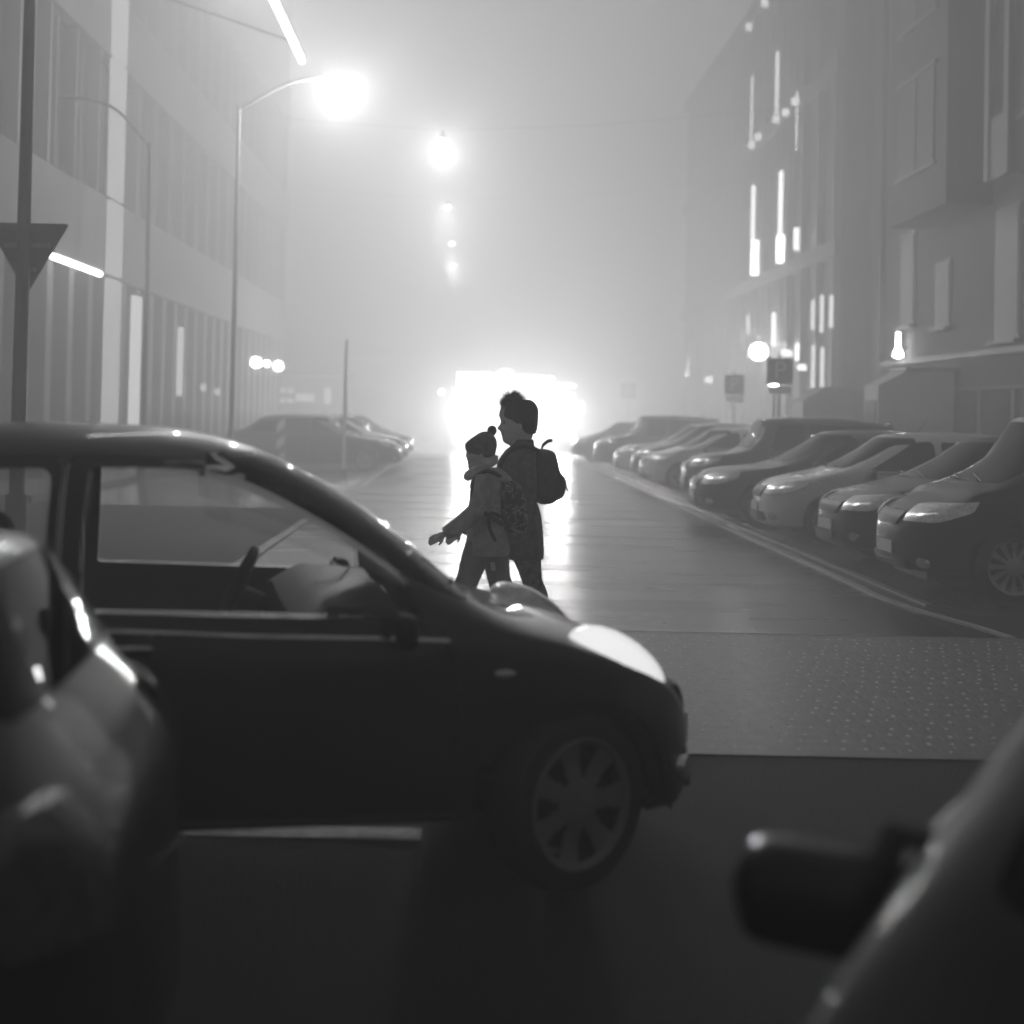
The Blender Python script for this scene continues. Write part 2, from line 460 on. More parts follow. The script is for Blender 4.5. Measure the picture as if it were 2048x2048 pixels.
    for cx, st in ((fx, P.get('steer', 0)), (-wb, 0)):
        for s in (-1, 1):
            wheel_parts(wr, ww, wh, wf, wri, wro, rim, root, (cx, s * (W - ww / 2 - .035), wr), s, st)
    return root

def nose_x(T, y, z):
    """x of the front skin at lateral y and height z (numerical)"""
    x = T[-1][0]
    while x > -.5:
        zb, w, zs, zt = (interp(T, x, c) for c in (1, 2, 3, 4))
        if abs(y) < w * .97 and zb + .01 < z < (zt - .01 if abs(y) < w * .5 else zs + .02): return x
        x -= .01
    return x

def make_T(rows, W, fr=.6, rr=.45, ke=2.7):
    """rows (x, zb, zbelt, ztop) -> add plan-view rounding of the half width at both ends"""
    x0, x1 = rows[0][0], rows[-1][0]; xs = set()
    out = []
    samples = sorted(set([r[0] for r in rows] + [x1 - fr * k / 10 for k in range(11)] + [x0 + rr * k / 10 for k in range(11)]))
    for x in samples:
        w = W
        if x > x1 - fr: w = W * (1 - (.975 * (x - (x1 - fr)) / fr) ** ke) ** (1 / ke)
        if x < x0 + rr: w = W * (1 - (.96 * ((x0 + rr) - x) / rr) ** ke) ** (1 / ke)
        out.append((x, interp(rows, x, 1), w, interp(rows, x, 2), interp(rows, x, 3)))
    # slight barrel shape
    xm = (x0 + x1) / 2; hl = (x1 - x0) / 2
    return [(x, zb, w * (1 - .035 * ((x - xm) / hl) ** 2), zs, zt) for x, zb, w, zs, zt in out]

def generic(fo, wb, ro, W, belt, hood, roof, cowl, rf, rrx, sedan=False, ar=.35, wr=.32, holes=5, frac=.5, box=False, zb=.2, rails=False, bustle=False):
    xr = -wb - ro
    front = [(rf, zb, belt, roof - .035), (cowl - .45, zb, belt - .01, hood + .05 + (roof - hood - .1) * .52), (cowl, zb, belt - .03, hood + .04), (cowl + .12, zb, belt - .05, hood + .005), (fo - .42, zb, hood - .15, hood - .06), (fo - .16, zb + .01, hood - .27, hood - .15), (fo - .03, zb + .05, hood - .4, hood - .27), (fo, zb + .09, hood - .44, hood - .36)]
    if box: front[1] = (cowl - .3, zb, belt - .01, hood + .05 + (roof - hood - .1) * .62)
    if sedan:
        rear = [(xr, zb + .16, belt - .28, belt - .16), (xr + .04, zb + .08, belt - .16, belt - .02), (xr + .15, zb + .03, belt - .03, belt + .07), (rrx - .62, zb, belt, belt + .11), (rrx - .3, zb, belt, belt + .28), (rrx, zb, belt, roof - .06), ((rf + rrx) / 2, zb, belt, roof)]
    else:
        rear = [(xr, zb + .16, belt - .22, belt - .12), (xr + .04, zb + .08, belt - .08, belt + .02), (xr + .1, zb + .04, belt - .01, belt + .16 + (.3 if box else 0)), (rrx - .2, zb, belt, roof - .20 + (.12 if box else 0)), (rrx, zb, belt, roof - .07), ((rf + rrx) / 2, zb, belt, roof)]
    if bustle: rear = [(xr, zb + .14, belt - .32, belt - .24), (xr + .03, zb + .08, belt - .14, belt - .07), (xr + .10, zb + .04, belt - .04, belt + .02), (xr + .18, zb, belt, belt + .13), (rrx - .07, zb, belt, roof - .17), (rrx, zb, belt, roof - .08), ((rf + rrx) / 2, zb, belt, roof)]
    T = make_T(rear + front, W)
    xb = -wb / 2 - .15 + (rf + wb / 2) * .1
    fwx = cowl - .42; ptop = roof - .125
    w1 = rounded([(fwx, belt + .035), (rf - .22, ptop - .02), (xb + .05, ptop), (xb + .05, belt + .045)], .06)
    e = rrx + .08 if not sedan else rrx - .02
    w2 = rounded([(xb - .05, belt + .045), (xb - .05, ptop), (rrx + .3, ptop - .02), (e - .05, ptop - .10), (e - .22, belt + .08)], .07)
    d1 = rounded([(cowl - .28, .33), (cowl - .22, belt - .1), (fwx + .08, belt + .01), (rf - .12, roof - .06), (xb - .0, roof - .055), (xb, .33)], .05)
    d2 = rounded([(xb - .012, .33), (xb - .012, roof - .055), (rrx + .3, roof - .07), (e - .12, belt + .06), (-wb + ar * .95, belt - .1), (-wb + ar * 1.05, .55), (-wb + ar + .16, .33)], .05)
    hz = hood - .2
    P = dict(wb=wb, arch_r=ar, arch_z=wr, side_windows=[w1, w2], ws_top=(rf, roof),
        windshield=rounded([(-W * .77, hood + .07), (W * .77, hood + .07), (W * .615, roof - .085), (-W * .615, roof - .085)], .06), ws_x=(rf - .25, cowl + .3),
        rear_window=rounded([(-W * .66, belt + .15), (W * .66, belt + .15), (W * .54, roof - .12), (-W * .54, roof - .12)], .06), rw_x=(xr - .3, rrx + .0),
        doors=[d1, d2], handle=[(xb + .14, belt - .09), (-wb + ar + .1 if False else xb - .75, belt - .08)],
        headlight=rounded([(fo - .56, hz + .12), (fo - .1, hz + .06), (fo + .2, hz + .02), (fo + .2, hz - .09), (fo - .22, hz - .08), (fo - .5, hz + .02)], .03),
        taillight=rounded([(xr - .2, belt + .02), (xr + .2, belt + .05), (xr + .16, belt - .18), (xr - .2, belt - .2)], .03), tl_y=.52,
        grille=rounded([(-.36, hz - .0), (.36, hz - .0), (.30, hz - .13), (-.30, hz - .13)], .03), intake=rounded([(-.46, .40), (.46, .40), (.52, .28), (-.52, .28)], .04),
        fog=(W - .22, .36, .045), plate_z=.46, rear_plate_z=belt - .18, badge_z=hz - .03, moulding=(rrx, cowl - .4), mould_dz=-.012,
        firewall=cowl - .2, dash=cowl - .62, dash_z=belt - .01, mirror=(fwx - .04, belt + .03), cowl=(cowl - .02, hood + .06), antenna=(rrx + .2, roof - .02),
        wheel=(wr, .2, holes, frac, .08, wr * .62, wr * .68), arch_x=0, tum=.22 if not box else .13, n=2.7 if not box else 4.0)
    P['glass'] = M['glass_dark']
    if rails: P['roof_rails'] = (rf - .5, rrx + .1, roof - .03)
    return T, P

# ---- hero: small round hatchback
HW = .83
hero_rows = [(-3.02, .36, .62, .80), (-2.98, .28, .78, .98), (-2.90, .24, .90, 1.12), (-2.74, .23, .945, 1.30), (-2.45, .23, .945, 1.47), (-2.1, .23, .935, 1.525), (-1.75, .23, .925, 1.535), (-1.4, .23, .915, 1.525), (-1.1, .23, .90, 1.465), (-.85, .23, .893, 1.36), (-.6, .23, .885, 1.20), (-.42, .23, .876, 1.05), (-.30, .23, .862, .955), (-.16, .23, .84, .89), (0, .22, .80, .85), (.16, .22, .75, .805), (.32, .21, .66, .73), (.42, .20, .58, .65), (.49, .22, .50, .61), (.54, .26, .42, .50)]
hero_T = make_T(hero_rows, HW, .66, .5, 2.5)
HP = dict(wb=2.43, arch_r=.345, arch_z=.325, arch_x=-.03, tum=.23, n=2.5, thick=.03,
    side_windows=[rounded(curve([(-.575, .925), (-.590, 1.01), (-.650, 1.10), (-.755, 1.20), (-.885, 1.282), (-1.05, 1.345), (-1.22, 1.375), (-1.42, 1.388), (-1.62, 1.385)], 4, False) + [(-1.64, .955), (-1.2, .945)], .01, 1),
                  rounded(curve([(-1.76, .962), (-1.76, 1.383), (-1.95, 1.375), (-2.2, 1.33), (-2.38, 1.24), (-2.46, 1.13), (-2.42, 1.02), (-2.3, .985)], 1), .05)],
    windshield=rounded([(-.68, .965), (.68, .965), (.53, 1.44), (-.53, 1.44)], .07), ws_x=(-1.25, .2), lens=True, ws_top=(-1.0, 1.45),
    rear_window=rounded([(-.56, 1.08), (.56, 1.08), (.46, 1.40), (-.46, 1.40)], .07), rw_x=(-3.3, -2.30),
    doors=[rounded([(-.50, .27), (-.42, .60), (-.44, .84), (-.56, .90), (-.60, 1.09), (-.86, 1.32), (-1.16, 1.415), (-1.70, 1.425), (-1.71, .27)], .05),
           rounded([(-1.722, .27), (-1.716, 1.425), (-2.1, 1.40), (-2.45, 1.25), (-2.54, 1.08), (-2.40, .86), (-2.22, .72), (-2.03, .55), (-1.98, .27)], .05)],
    handle=[(-1.50, .838), (-2.25, .86)], handle_mat=M['chrome'],
    headlight=curve([(-.02, .875), (.03, .93), (.13, .945), (.24, .89), (.33, .80), (.36, .715), (.30, .71), (.21, .738), (.10, .79), (.01, .84)], 4), hl_y=.50, lamp=M['lamp_lit'],
    taillight=rounded([(-3.2, 1.0), (-2.82, 1.02), (-2.84, .74), (-3.2, .70)], .04),
    grille=rounded([(-.30, .60), (.30, .60), (.26, .50), (-.26, .50)], .04), intake=rounded([(-.4, .36), (.4, .36), (.46, .26), (-.46, .26)], .04), fog=(.56, .36, .045),
    plate_z=.43, rear_plate_z=.72, badge_z=.56, moulding=(-2.4, -.46), mould_dz=.03, side_strip=(-1.95, -.42, .285), indicator=(-.275, .745),
    firewall=-.55, dash=-.86, dash_z=.90, seat_z=.27, mirror=(-.66, .90), mirror_size=(.11, .17, .115), cowl=(-.30, .955), antenna=(-2.3, 1.50),
    wheel=(.30, .175, 7, .42, .085, .20, .215), steer=R(27), floor=.26, mirror_dz=.0)
hero = make_car('small_hatchback', hero_T, HP, M['paint_dark'])
hero.location = (.239, 5.779, 0); hero.rotation_euler = (0, 0, R(11.5))
repaint(hero, M['alloy'], mat('dull_wheel_trim', .24, .5, .2, noise=(9, .2, .28)))
tag(hero, 'dark rounded small hatchback driving across the foreground with its headlamp lit', 'car')
# ------------------------------------------------------------------ other cars
hatch = make_car('hatchback_car', *generic(.82, 2.55, .72, .86, .93, .92, 1.47, -.06, -.88, -2.55), M['paint_silver'])
suv = make_car('suv_car', *generic(.88, 2.68, .80, .90, 1.02, 1.00, 1.70, .22, -.38, -2.95, ar=.40, wr=.355, holes=12, frac=.5, zb=.26, rails=True), M['paint_black'])
sedan = make_car('estate_car', *generic(.88, 2.75, 1.0, .90, .93, .90, 1.46, -.32, -1.15, -2.75, sedan=True, holes=15, frac=.45, ar=.36, wr=.33), M['paint_dark'])
boxy = make_car('boxy_car', *generic(.78, 2.45, .60, .83, 1.0, 1.0, 1.64, -.22, -.58, -2.7, box=True, holes=6, frac=.5, ar=.36, wr=.33), M['paint_dark'])
city = make_car('hatchback_car', *generic(.75, 2.4, .60, .82, .95, .92, 1.45, -.05, -.85, -2.66, bustle=True), M['paint_grey'])
for o_ in [k for k in kids(city) if k.name.startswith('number_plate') and min(v.co.x for v in k.data.vertices) < -2]: bpy.data.objects.remove(o_)
for o_ in kids(city):
    if o_.type == 'MESH': o_.data.transform(Matrix.Diagonal((1, 1, .97, 1)))
T_, P_q = generic(.82, 2.55, .72, .86, .93, .92, 1.47, -.06, -.88, -2.55); P_q['mirror_size'] = (.15, .26, .17); P_q['mirror_dz'] = -.095; P_q['mirror_paint'] = M['paint_black']
M['paint_slate'] = mat('slate_car_paint', .05, .42, .0, .3, spec=.3, noise=(3, .045, .055))
M['paint_matt'] = mat('soot_black_car_paint', .006, .5, 0, .12, spec=.12, noise=(3, .004, .008))
near = make_car('hatchback_car', T_, P_q, M['paint_matt'])
PARK = 'cars parked nose to the road on the right'
#            proto  name            x     y     rot  paint          label
right_row = [
 (suv,   'suv_car',       4.76, 13.85, 0, 'paint_black',  'black tall suv with roof rails, nearest of the parked row on the right'),
 (hatch, 'hatchback_car', 4.80, 16.65, 3, 'paint_dark',   'dark hatchback parked between the nearest black suv and the silver hatchback'),
 (hatch, 'hatchback_car', 4.62, 19.75, -2, 'paint_silver', 'silver hatchback with a gaping lower intake, third in the parked row on the right'),
 (sedan, 'estate_car',    4.30, 22.80, 1.5, 'paint_dark',   'dark saloon with many-spoked wheels parked just beyond the silver hatchback'),
 (boxy,  'boxy_car',      4.70, 27.3, 0, 'paint_dark',   'upright boxy dark car parked between the dark saloon and the white hatchback'),
 (city, 'hatchback_car', 4.50, 32.6, 2, 'paint_white',  'white hatchback parked beside the upright boxy dark car'),
 (hatch, 'hatchback_car', 4.75, 36.1, -3, 'paint_grey',   'grey hatchback parked just beyond the white hatchback'),
 (sedan, 'estate_car',    4.70, 39.2, 0, 'paint_silver', 'pale saloon parked far along the right kerb'),
 (boxy,  'boxy_car',      4.60, 45.5, 0, 'paint_grey',   'boxy grey car dimmed by fog near the far end of the right row'),
 (city, 'hatchback_car', 4.30, 52.0, 0, 'paint_dark',   'dark hatchback farthest along the right kerb, beside the glowing kiosk'),
]
left_row = [
 (sedan, 'estate_car', -2.70, 39.9, PI, 'paint_dark', 'dark fog-dimmed saloon parked nose to the road behind the striped marker post'),
 (hatch, 'hatchback_car', -2.65, 44.0, PI, 'paint_silver', 'pale hatchback parked just beyond the dark saloon on the left'),
 (hatch, 'hatchback_car', -2.7, 50.0, PI, 'paint_grey', 'grey hatchback nearly lost in the fog, farthest parked on the left'),
]
used = set()
def place_car(proto, name, x, y, rz, paint, label, group):
    base = {id(hatch): 'paint_silver', id(suv): 'paint_black', id(sedan): 'paint_dark', id(boxy): 'paint_dark', id(city): 'paint_grey', id(near): 'paint_matt'}[id(proto)]
    c_ = copy_tree(proto)
    c_.name = name; c_.location = (x, y, 0); c_.rotation_euler = (0, 0, rz)
    tag(c_, label, 'car', group)
    if paint != base: repaint(c_, M[base], M[paint])
    return c_
for pr, nm, x, y, dr, pt, lb in right_row: place_car(pr, nm, x, y, PI + R(dr), pt, lb, PARK)
for pr, nm, x, y, rz, pt, lb in left_row: place_car(pr, nm, x, y, rz - PI, pt, lb, 'cars parked nose to the road on the left')
# two cars waiting close to the camera
fl = place_car(city, 'hatchback_car', -3.58, 2.75, R(185), 'paint_slate', 'grey hatchback at the lower left edge with its rounded tail end in view', None)
fr = place_car(near, 'hatchback_car', 1.145, 1.40, math.atan2(-.866, -.5), 'paint_matt', 'black car at the lower right corner showing its wing mirror and windscreen pillar', None)
for pr in (hatch, suv, sedan, boxy, city, near):
    for o in [g for k in kids(pr) for g in kids(k)] + kids(pr) + [pr]: bpy.data.objects.remove(o)

# ------------------------------------------------------------------ ground
def wet(name, lo, hi, rl, rh, sc, bump, stretch=None):
    """wet ground: noise-driven grey and gloss (puddly patches), with a fine aggregate bump"""
    m = bpy.data.materials.new(name); m.use_nodes = True; nt = m.node_tree; b = nt.nodes['Principled BSDF']
    tc = nt.nodes.new('ShaderNodeTexCoord')
    def noise(scale, det=5):
        n = nt.nodes.new('ShaderNodeTexNoise'); n.inputs['Scale'].default_value = scale; n.inputs['Detail'].default_value = det
        nt.links.new(tc.outputs['Object'], n.inputs['Vector']); return n
    def rng(n, a, c_, f0=.3, f1=.7):
        r = nt.nodes.new('ShaderNodeMapRange'); r.inputs['From Min'].default_value = f0; r.inputs['From Max'].default_value = f1
        r.inputs['To Min'].default_value = a; r.inputs['To Max'].default_value = c_
        nt.links.new(n.outputs['Fac'], r.inputs['Value']); return r
    nt.links.new(rng(noise(sc, 8), lo, hi).outputs[0], b.inputs['Base Color'])
    rn = noise(.12, 2)
    if stretch:
        mp = nt.nodes.new('ShaderNodeMapping'); mp.inputs['Scale'].default_value = stretch; rn.inputs['Scale'].default_value = 1; rn.inputs['Detail'].default_value = 4
        nt.links.new(tc.outputs['Object'], mp.inputs['Vector']); nt.links.new(mp.outputs[0], rn.inputs['Vector'])
    nt.links.new(rng(rn, rl, rh).outputs[0], b.inputs['Roughness'])
    bp = nt.nodes.new('ShaderNodeBump'); bp.inputs['Strength'].default_value = bump[1]; bp.inputs['Distance'].default_value = bump[2]
    nt.links.new(noise(bump[0], 3).outputs['Fac'], bp.inputs['Height']); nt.links.new(bp.outputs['Normal'], b.inputs['Normal'])
    b.inputs['Specular IOR Level'].default_value = .5
    return m, nt, b, tc, bp
M['asphalt_rough'] = wet('rough_asphalt', .003, .040, .62, .8, 90, (70, 1.0, .010))[0]
M['asphalt_rough'].node_tree.nodes['Principled BSDF'].inputs['Specular IOR Level'].default_value = .3
M['asphalt_smooth'] = wet('worn_wet_asphalt', .035, .055, .20, .31, 12, (60, .4, .008), (.35, 1.1, 1))[0]
M['asphalt_smooth'].node_tree.nodes['Principled BSDF'].inputs['Specular IOR Level'].default_value = .8
def sett_mat(name, sx, sy, lo, hi, rl, rh, depth, rot=PI / 2):
    m, nt, b, tc, bp = wet(name, lo, hi, rl, rh, 9, (50, .3, .005))
    br = nt.nodes.new('ShaderNodeTexBrick'); mp = nt.nodes.new('ShaderNodeMapping')
    mp.inputs['Rotation'].default_value = (0, 0, rot)
    br.inputs['Scale'].default_value = 1; br.inputs['Brick Width'].default_value = sy; br.inputs['Row Height'].default_value = sx; br.inputs['Mortar Size'].default_value = .012; br.inputs['Mortar Smooth'].default_value = .6
    nt.links.new(tc.outputs['Object'], mp.inputs['Vector']); nt.links.new(mp.outputs[0], br.inputs['Vector'])
    b2 = nt.nodes.new('ShaderNodeBump'); b2.invert = True; b2.inputs['Strength'].default_value = .8; b2.inputs['Distance'].default_value = depth
    nt.links.new(br.outputs['Fac'], b2.inputs['Height']); nt.links.new(bp.outputs['Normal'], b2.inputs['Normal']); nt.links.new(b2.outputs['Normal'], b.inputs['Normal'])
    return m
M['setts'] = sett_mat('wet_cobbled_setts', .11, .14, .06, .11, .16, .34, .05)
M['pavers'] = sett_mat('light_crossing_pavers', .10, .20, .22, .32, .26, .42, .0015, 0)
M['slabs'] = sett_mat('pavement_slabs', .5, .5, .12, .17, .35, .55, .005)
M['kerb'] = mat('kerb_stone', .26, .4, noise=(6, .2, .32), bump=(20, .3, .004))
M['kerb_pale'] = mat('pale_kerb_stone', .5, .35, noise=(6, .42, .58), bump=(20, .3, .004))
M['white_line'] = mat('worn_white_paint', .5, .5, noise=(14, .25, .62))
M['stud'] = mat('ceramic_stud', .55, .15, coat=.6, noise=(2, .8, .95))

def sheet(name, x0, x1, y0, y1, z, m, n=1):
    g = MB(); g.v = [(x0, y0, z), (x1, y0, z), (x1, y1, z), (x0, y1, z)]; g.f = [(0, 1, 2, 3)]
    return structure(g.build(name, m))
sheet('ground', -84, 84, -24, 140, 0, M['asphalt_rough'])
sheet('road', -2.3, 3.70, 11.1, 138, .004, M['asphalt_smooth'])
sheet('pedestrian_crossing', -8, 9.5, 7.12, 11.1, .006, M['pavers'])
sheet('parking_bay_paving', 3.70, 9.3, 12.4, 78, .004, M['setts'])
sheet('parking_bay_paving', -6.9, -2.3, 24, 78, .004, M['setts'])
g = MB(); g.box((-23.5, 80, .06), (33, 112, .12)); structure(g.build('pavement', M['slabs']))
g = MB(); g.box((30.3, 76, .06), (42, 122, .12)); structure(g.build('pavement', M['slabs']))
# kerb lines on the right: straight edge stone that swings out at the crossing
kp = [(3.76, 78), (3.76, 40), (3.76, 20), (3.76, 15), (3.74, 13.6), (3.82, 12.6), (3.98, 11.7), (4.05, 11.1)]
def ribbon(pts, w, z0, z1):
    g = MB(); rings = []
    for i, p in enumerate(pts):
        a = Vector(pts[max(i - 1, 0)]); b = Vector(pts[min(i + 1, len(pts) - 1)]); d = (b - a).normalized(); n = Vector((-d.y, d.x)) * w / 2; p = Vector(p)
        rings.append([(p.x - n.x, p.y - n.y, z0), (p.x - n.x, p.y - n.y, z1), (p.x + n.x, p.y + n.y, z1), (p.x + n.x, p.y + n.y, z0)])
    return g.loft(rings)
structure(ribbon(curve(kp, 4, False), .075, 0.001, .02).build('kerb', M['kerb_pale']))
structure(ribbon([(4.02, 60), (4.02, 13.0)], .07, 0.001, .022).build('kerb', M['kerb']))
structure(ribbon([(-2.3, 11.1), (-2.3, 70)], .12, 0.001, .03).build('kerb', M['kerb']))
sheet('crossing_edge', -8, 9.5, 7.10, 7.15, .008, M['kerb'])
sheet('crossing_edge', -8, 9.5, 11.08, 11.12, .008, M['kerb'])
g = MB()
for k in range(22): g.box((3.6 - (.12 if k == 0 else .0) - .02 * (k % 2), 13.6 + k * .42, .006), (.16 + (.2 if k == 0 else 0), .06, .006))
structure(g.build('paver_teeth', M['kerb']))
g = MB()
for k in range(7): g.box((-1.85 + k * .0 + .05 * k, 33.5 + k * .45, .008), (.9, .12, .006), rz=R(-35))
structure(g.build('road_marking', M['white_line']))
sheet('road_marking', -6.2, -.15, 5.60, 5.76, .004, M['white_line'])  # pale sheet stands in for the lit ground seen beneath the small hatchback
# small raised studs of the crossing
g = MB()
for j in range(22):
    for i in range(74):
        x = -1.2 + i * .105 + (.052 if j % 2 else 0) + random.uniform(-.014, .014); y = 7.28 + j * .172 + random.uniform(-.03, .03)
        if random.random() < .2: continue
        r = random.uniform(.012, .018)
        n = len(g.v)
        g.v += [(x + r * math.cos(a), y + r * math.sin(a), .0065) for a in [2 * PI * q / 7 for q in range(7)]] + [(x, y, .0065 + r * .45)]
        g.f += [(n + q, n + (q + 1) % 7, n + 7) for q in range(7)]
tag(g.build('crossing_studs', M['stud'], None, 60), kind='stuff')

# ------------------------------------------------------------------ people
def px(x, y, Y):
    """photo pixel on the plane at distance Y -> metres (x, z)"""
    s = 2987 / Y; yy = y - 826 - (x - 940) * .021
    return (x - 940 + .021 * (y - 826)) / s, 1.6 - yy / s
def body_rings(rows, yc, e=2.3, n=28):
    """rows (z, xfront, xback, halfwidth) -> elliptical rings; front = smaller x"""
    rings = []
    for z, xf, xb, hw in rows:
        c_ = (xf + xb) / 2; a_ = (xb - xf) / 2; r = []
        for k in range(n):
            t = 2 * PI * k / n; cs, sn = math.cos(t), math.sin(t)
            r.append((c_ + a_ * abs(cs) ** (2 / e) * (1 if cs > 0 else -1), yc + hw * abs(sn) ** (2 / e) * (1 if sn > 0 else -1), z))
        rings.append(r)
    return rings
def dense(rows, step=.02):
    rows = sorted(rows); out = []
    n = max(2, int((rows[-1][0] - rows[0][0]) / step))
    for i in range(n + 1):
        z = rows[0][0] + (rows[-1][0] - rows[0][0]) * i / n
        out.append((z,) + tuple(interp(rows, z, c) for c in (1, 2, 3)))
    return out
M['skin'] = mat('skin', .78, .55, noise=(30, .72, .82))
M['coat_adult'] = mat('dark_wool_coat', .13, .9, noise=(24, .07, .20), bump=(7, 1.0, .05))
M['coat_child'] = mat('grey_padded_jacket', .45, .6, noise=(12, .30, .60), bump=(9, 1.0, .06))
M['trousers'] = mat('grey_snow_trousers', .26, .75, noise=(12, .18, .34), bump=(8, 1.0, .05))
M['leggings'] = mat('patterned_leggings', .04, .8, noise=(22, .01, .3))
M['knit'] = mat('knitted_wool', .14, .95, noise=(40, .08, .22), bump=(80, .8, .01))
M['knit_dark'] = mat('dark_knitted_wool', .04, .95, noise=(70, .03, .06), bump=(80, .8, .01))
M['scarf'] = mat('pale_fleece', .7, .9, noise=(18, .5, .8), bump=(18, 1.0, .02))
M['fur'] = mat('dark_fur', .045, .8, noise=(20, .03, .06))
M['shoe'] = mat('dark_boot_leather', .03, .5, noise=(20, .02, .04))
M['pack'] = mat('dark_backpack_fabric', .035, .7, noise=(20, .02, .06), bump=(30, .3, .004))
def camo(name):
    m = bpy.data.materials.new(name); m.use_nodes = True; nt = m.node_tree; b = nt.nodes['Principled BSDF']
    tc = nt.nodes.new('ShaderNodeTexCoord'); v = nt.nodes.new('ShaderNodeTexNoise'); v.inputs['Scale'].default_value = 20; v.inputs['Detail'].default_value = 3; v.inputs['Distortion'].default_value = 1.6
    cr = nt.nodes.new('ShaderNodeValToRGB'); cr.color_ramp.interpolation = 'CONSTANT'
    for p, cc in ((.0, .012), (.50, .05), (.55, .55), (.60, .02), (.66, .45)):
        e = cr.color_ramp.elements.new(p) if p not in (0.0,) else cr.color_ramp.elements[0]; e.color = (cc, cc, cc, 1)
    cr.color_ramp.elements[-1].color = (.012, .012, .012, 1)
    nt.links.new(tc.outputs['Object'], v.inputs['Vector']); nt.links.new(v.outputs['Fac'], cr.inputs['Fac']); nt.links.new(cr.outputs['Color'], b.inputs['Base Color'])
    b.inputs['Roughness'].default_value = .6
    return m
M['camo'] = camo('patterned_backpack_fabric')

def head_rings(zc, prof, hw, yc, dy=0):
    """prof rows: (dz, x_front, x_back); half widths narrow toward the nose line"""
    rows = dense([(z, a, b_, w) for (z, a, b_), w in zip(prof, hw)], .006)
    rings = []
    for z, xf, xb, w in rows:
        r = []; n = 36; a_ = xb - xf
        for k in range(n):
            t = 2 * PI * k / n; cs, sn = math.cos(t), math.sin(t)
            # base skull ellipse set behind the face line; the profile itself is a narrow ridge
            base_f = xf + .022
            c_ = (base_f + xb) / 2; aa = (xb - base_f) / 2
            x = c_ + aa * abs(cs) ** .9 * (1 if cs > 0 else -1); y = w * abs(sn) ** .92 * (1 if sn > 0 else -1)
            if cs < 0: x -= .024 * math.exp(-(y / .020) ** 2) + .006 * math.exp(-(y / .045) ** 2)
            r.append((x, yc + y, z))
        rings.append(r)
    return rings
def hand(g, wrist, d, up, s=1.0, curl=.5):
    """palm, four fingers of unequal length and a thumb off the side of the palm"""
    w = Vector(wrist); d = Vector(d).normalized(); up = Vector(up).normalized(); sd = d.cross(up).normalized()
    g.tube([w, w + d * .04 * s, w + d * .085 * s], [.022 * s, .026 * s, .024 * s], 10)
    for i, ln in enumerate((.066, .075, .070, .054)):
        o = (i - 1.5) * .017 * s; b = w + d * .08 * s + sd * o
        p1 = b + d * ln * .45 * s - up * .004; p2 = p1 + (d * (1 - curl * .5) - up * curl * .7).normalized() * ln * .33 * s; p3 = p2 + (d * (1 - curl) - up * curl).normalized() * ln * .25 * s
        g.tube([b - d * .02 * s, b, p1, p2, p3], [.010 * s, .0095 * s, .009 * s, .008 * s, .006 * s], 8)
    b = w + d * .03 * s - sd * .022 * s
    g.tube([w + d * .015 * s, b, b + (d * .7 - sd * .8) * .03 * s, b + (d - sd * .7) * .05 * s], [.013 * s, .012 * s, .010 * s, .008 * s], 8)

def foot(g, ankle, fx_=-1, s=1.0):
    a = Vector(ankle)
    rows = []
    for i in range(10):
        t = i / 9; x = a.x + fx_ * (-.07 + .27 * t) * s; h = (.085 if t < .35 else .085 - .05 * (t - .35) / .65) * s; w = (.038 + .012 * math.sin(PI * min(1, t * 1.2))) * s * (1 if t < .9 else .8)
        rows.append([(x, a.y + w * math.cos(q), .004 + h / 2 + h / 2 * math.sin(q)) for q in [2 * PI * k / 14 for k in range(14)]])
    return g.loft(rows)

# ---- adult
YA = 10.70
def A(x, y): return px(x, y, YA)
adult = empty('person', (A(1052, 1270)[0], YA, 0))
tag(adult, 'adult in a dark coat and fur-bobbled hat walking left with a backpack, smiling in profile', 'person')
def local(parent, *objs):
    for o in objs:
        o.data.transform(Matrix.Translation(-Vector(parent.location))); o.parent = parent
zs = lambda v: v
def P3(x, y, yy): a, b = A(x, y); return (a, YA + yy, b)
# face profile from forehead to chin and neck
fp = [(805, 1012, 1066), (815, 1004, 1071), (826, 1000, 1073), (832, 999, 1073), (839, 1002, 1072), (845, 1003, 1072), (851, 1000.5, 1071), (857, 996.5, 1070), (860, 997, 1069), (863, 1003, 1068), (866, 1002.5, 1067), (869, 1005, 1066), (871, 1003.5, 1066), (875, 1006, 1064), (880, 1006.5, 1063), (886, 1010, 1061), (891, 1019, 1059), (897, 1026, 1058), (906, 1028, 1062)]
hwid = [.045, .066, .073, .075, .075, .074, .073, .071, .070, .068, .066, .064, .062, .059, .055, .050, .050, .052, .058]
prof = []
for yy, xf, xb in fp:
    a, z = A(xf, yy); b, _ = A(xb, yy); prof.append((z, a, b))
pr = sorted(zip(prof, hwid), key=lambda q: q[0][0])
g = MB(); g.loft(head_rings(0, [q[0] for q in pr], [q[1] for q in pr], YA))
for s in (-1, 1):  # ears
    e = P3(1040, 852, s * .075); g.sphere(e, (.018, .010, .030), 12, 8)
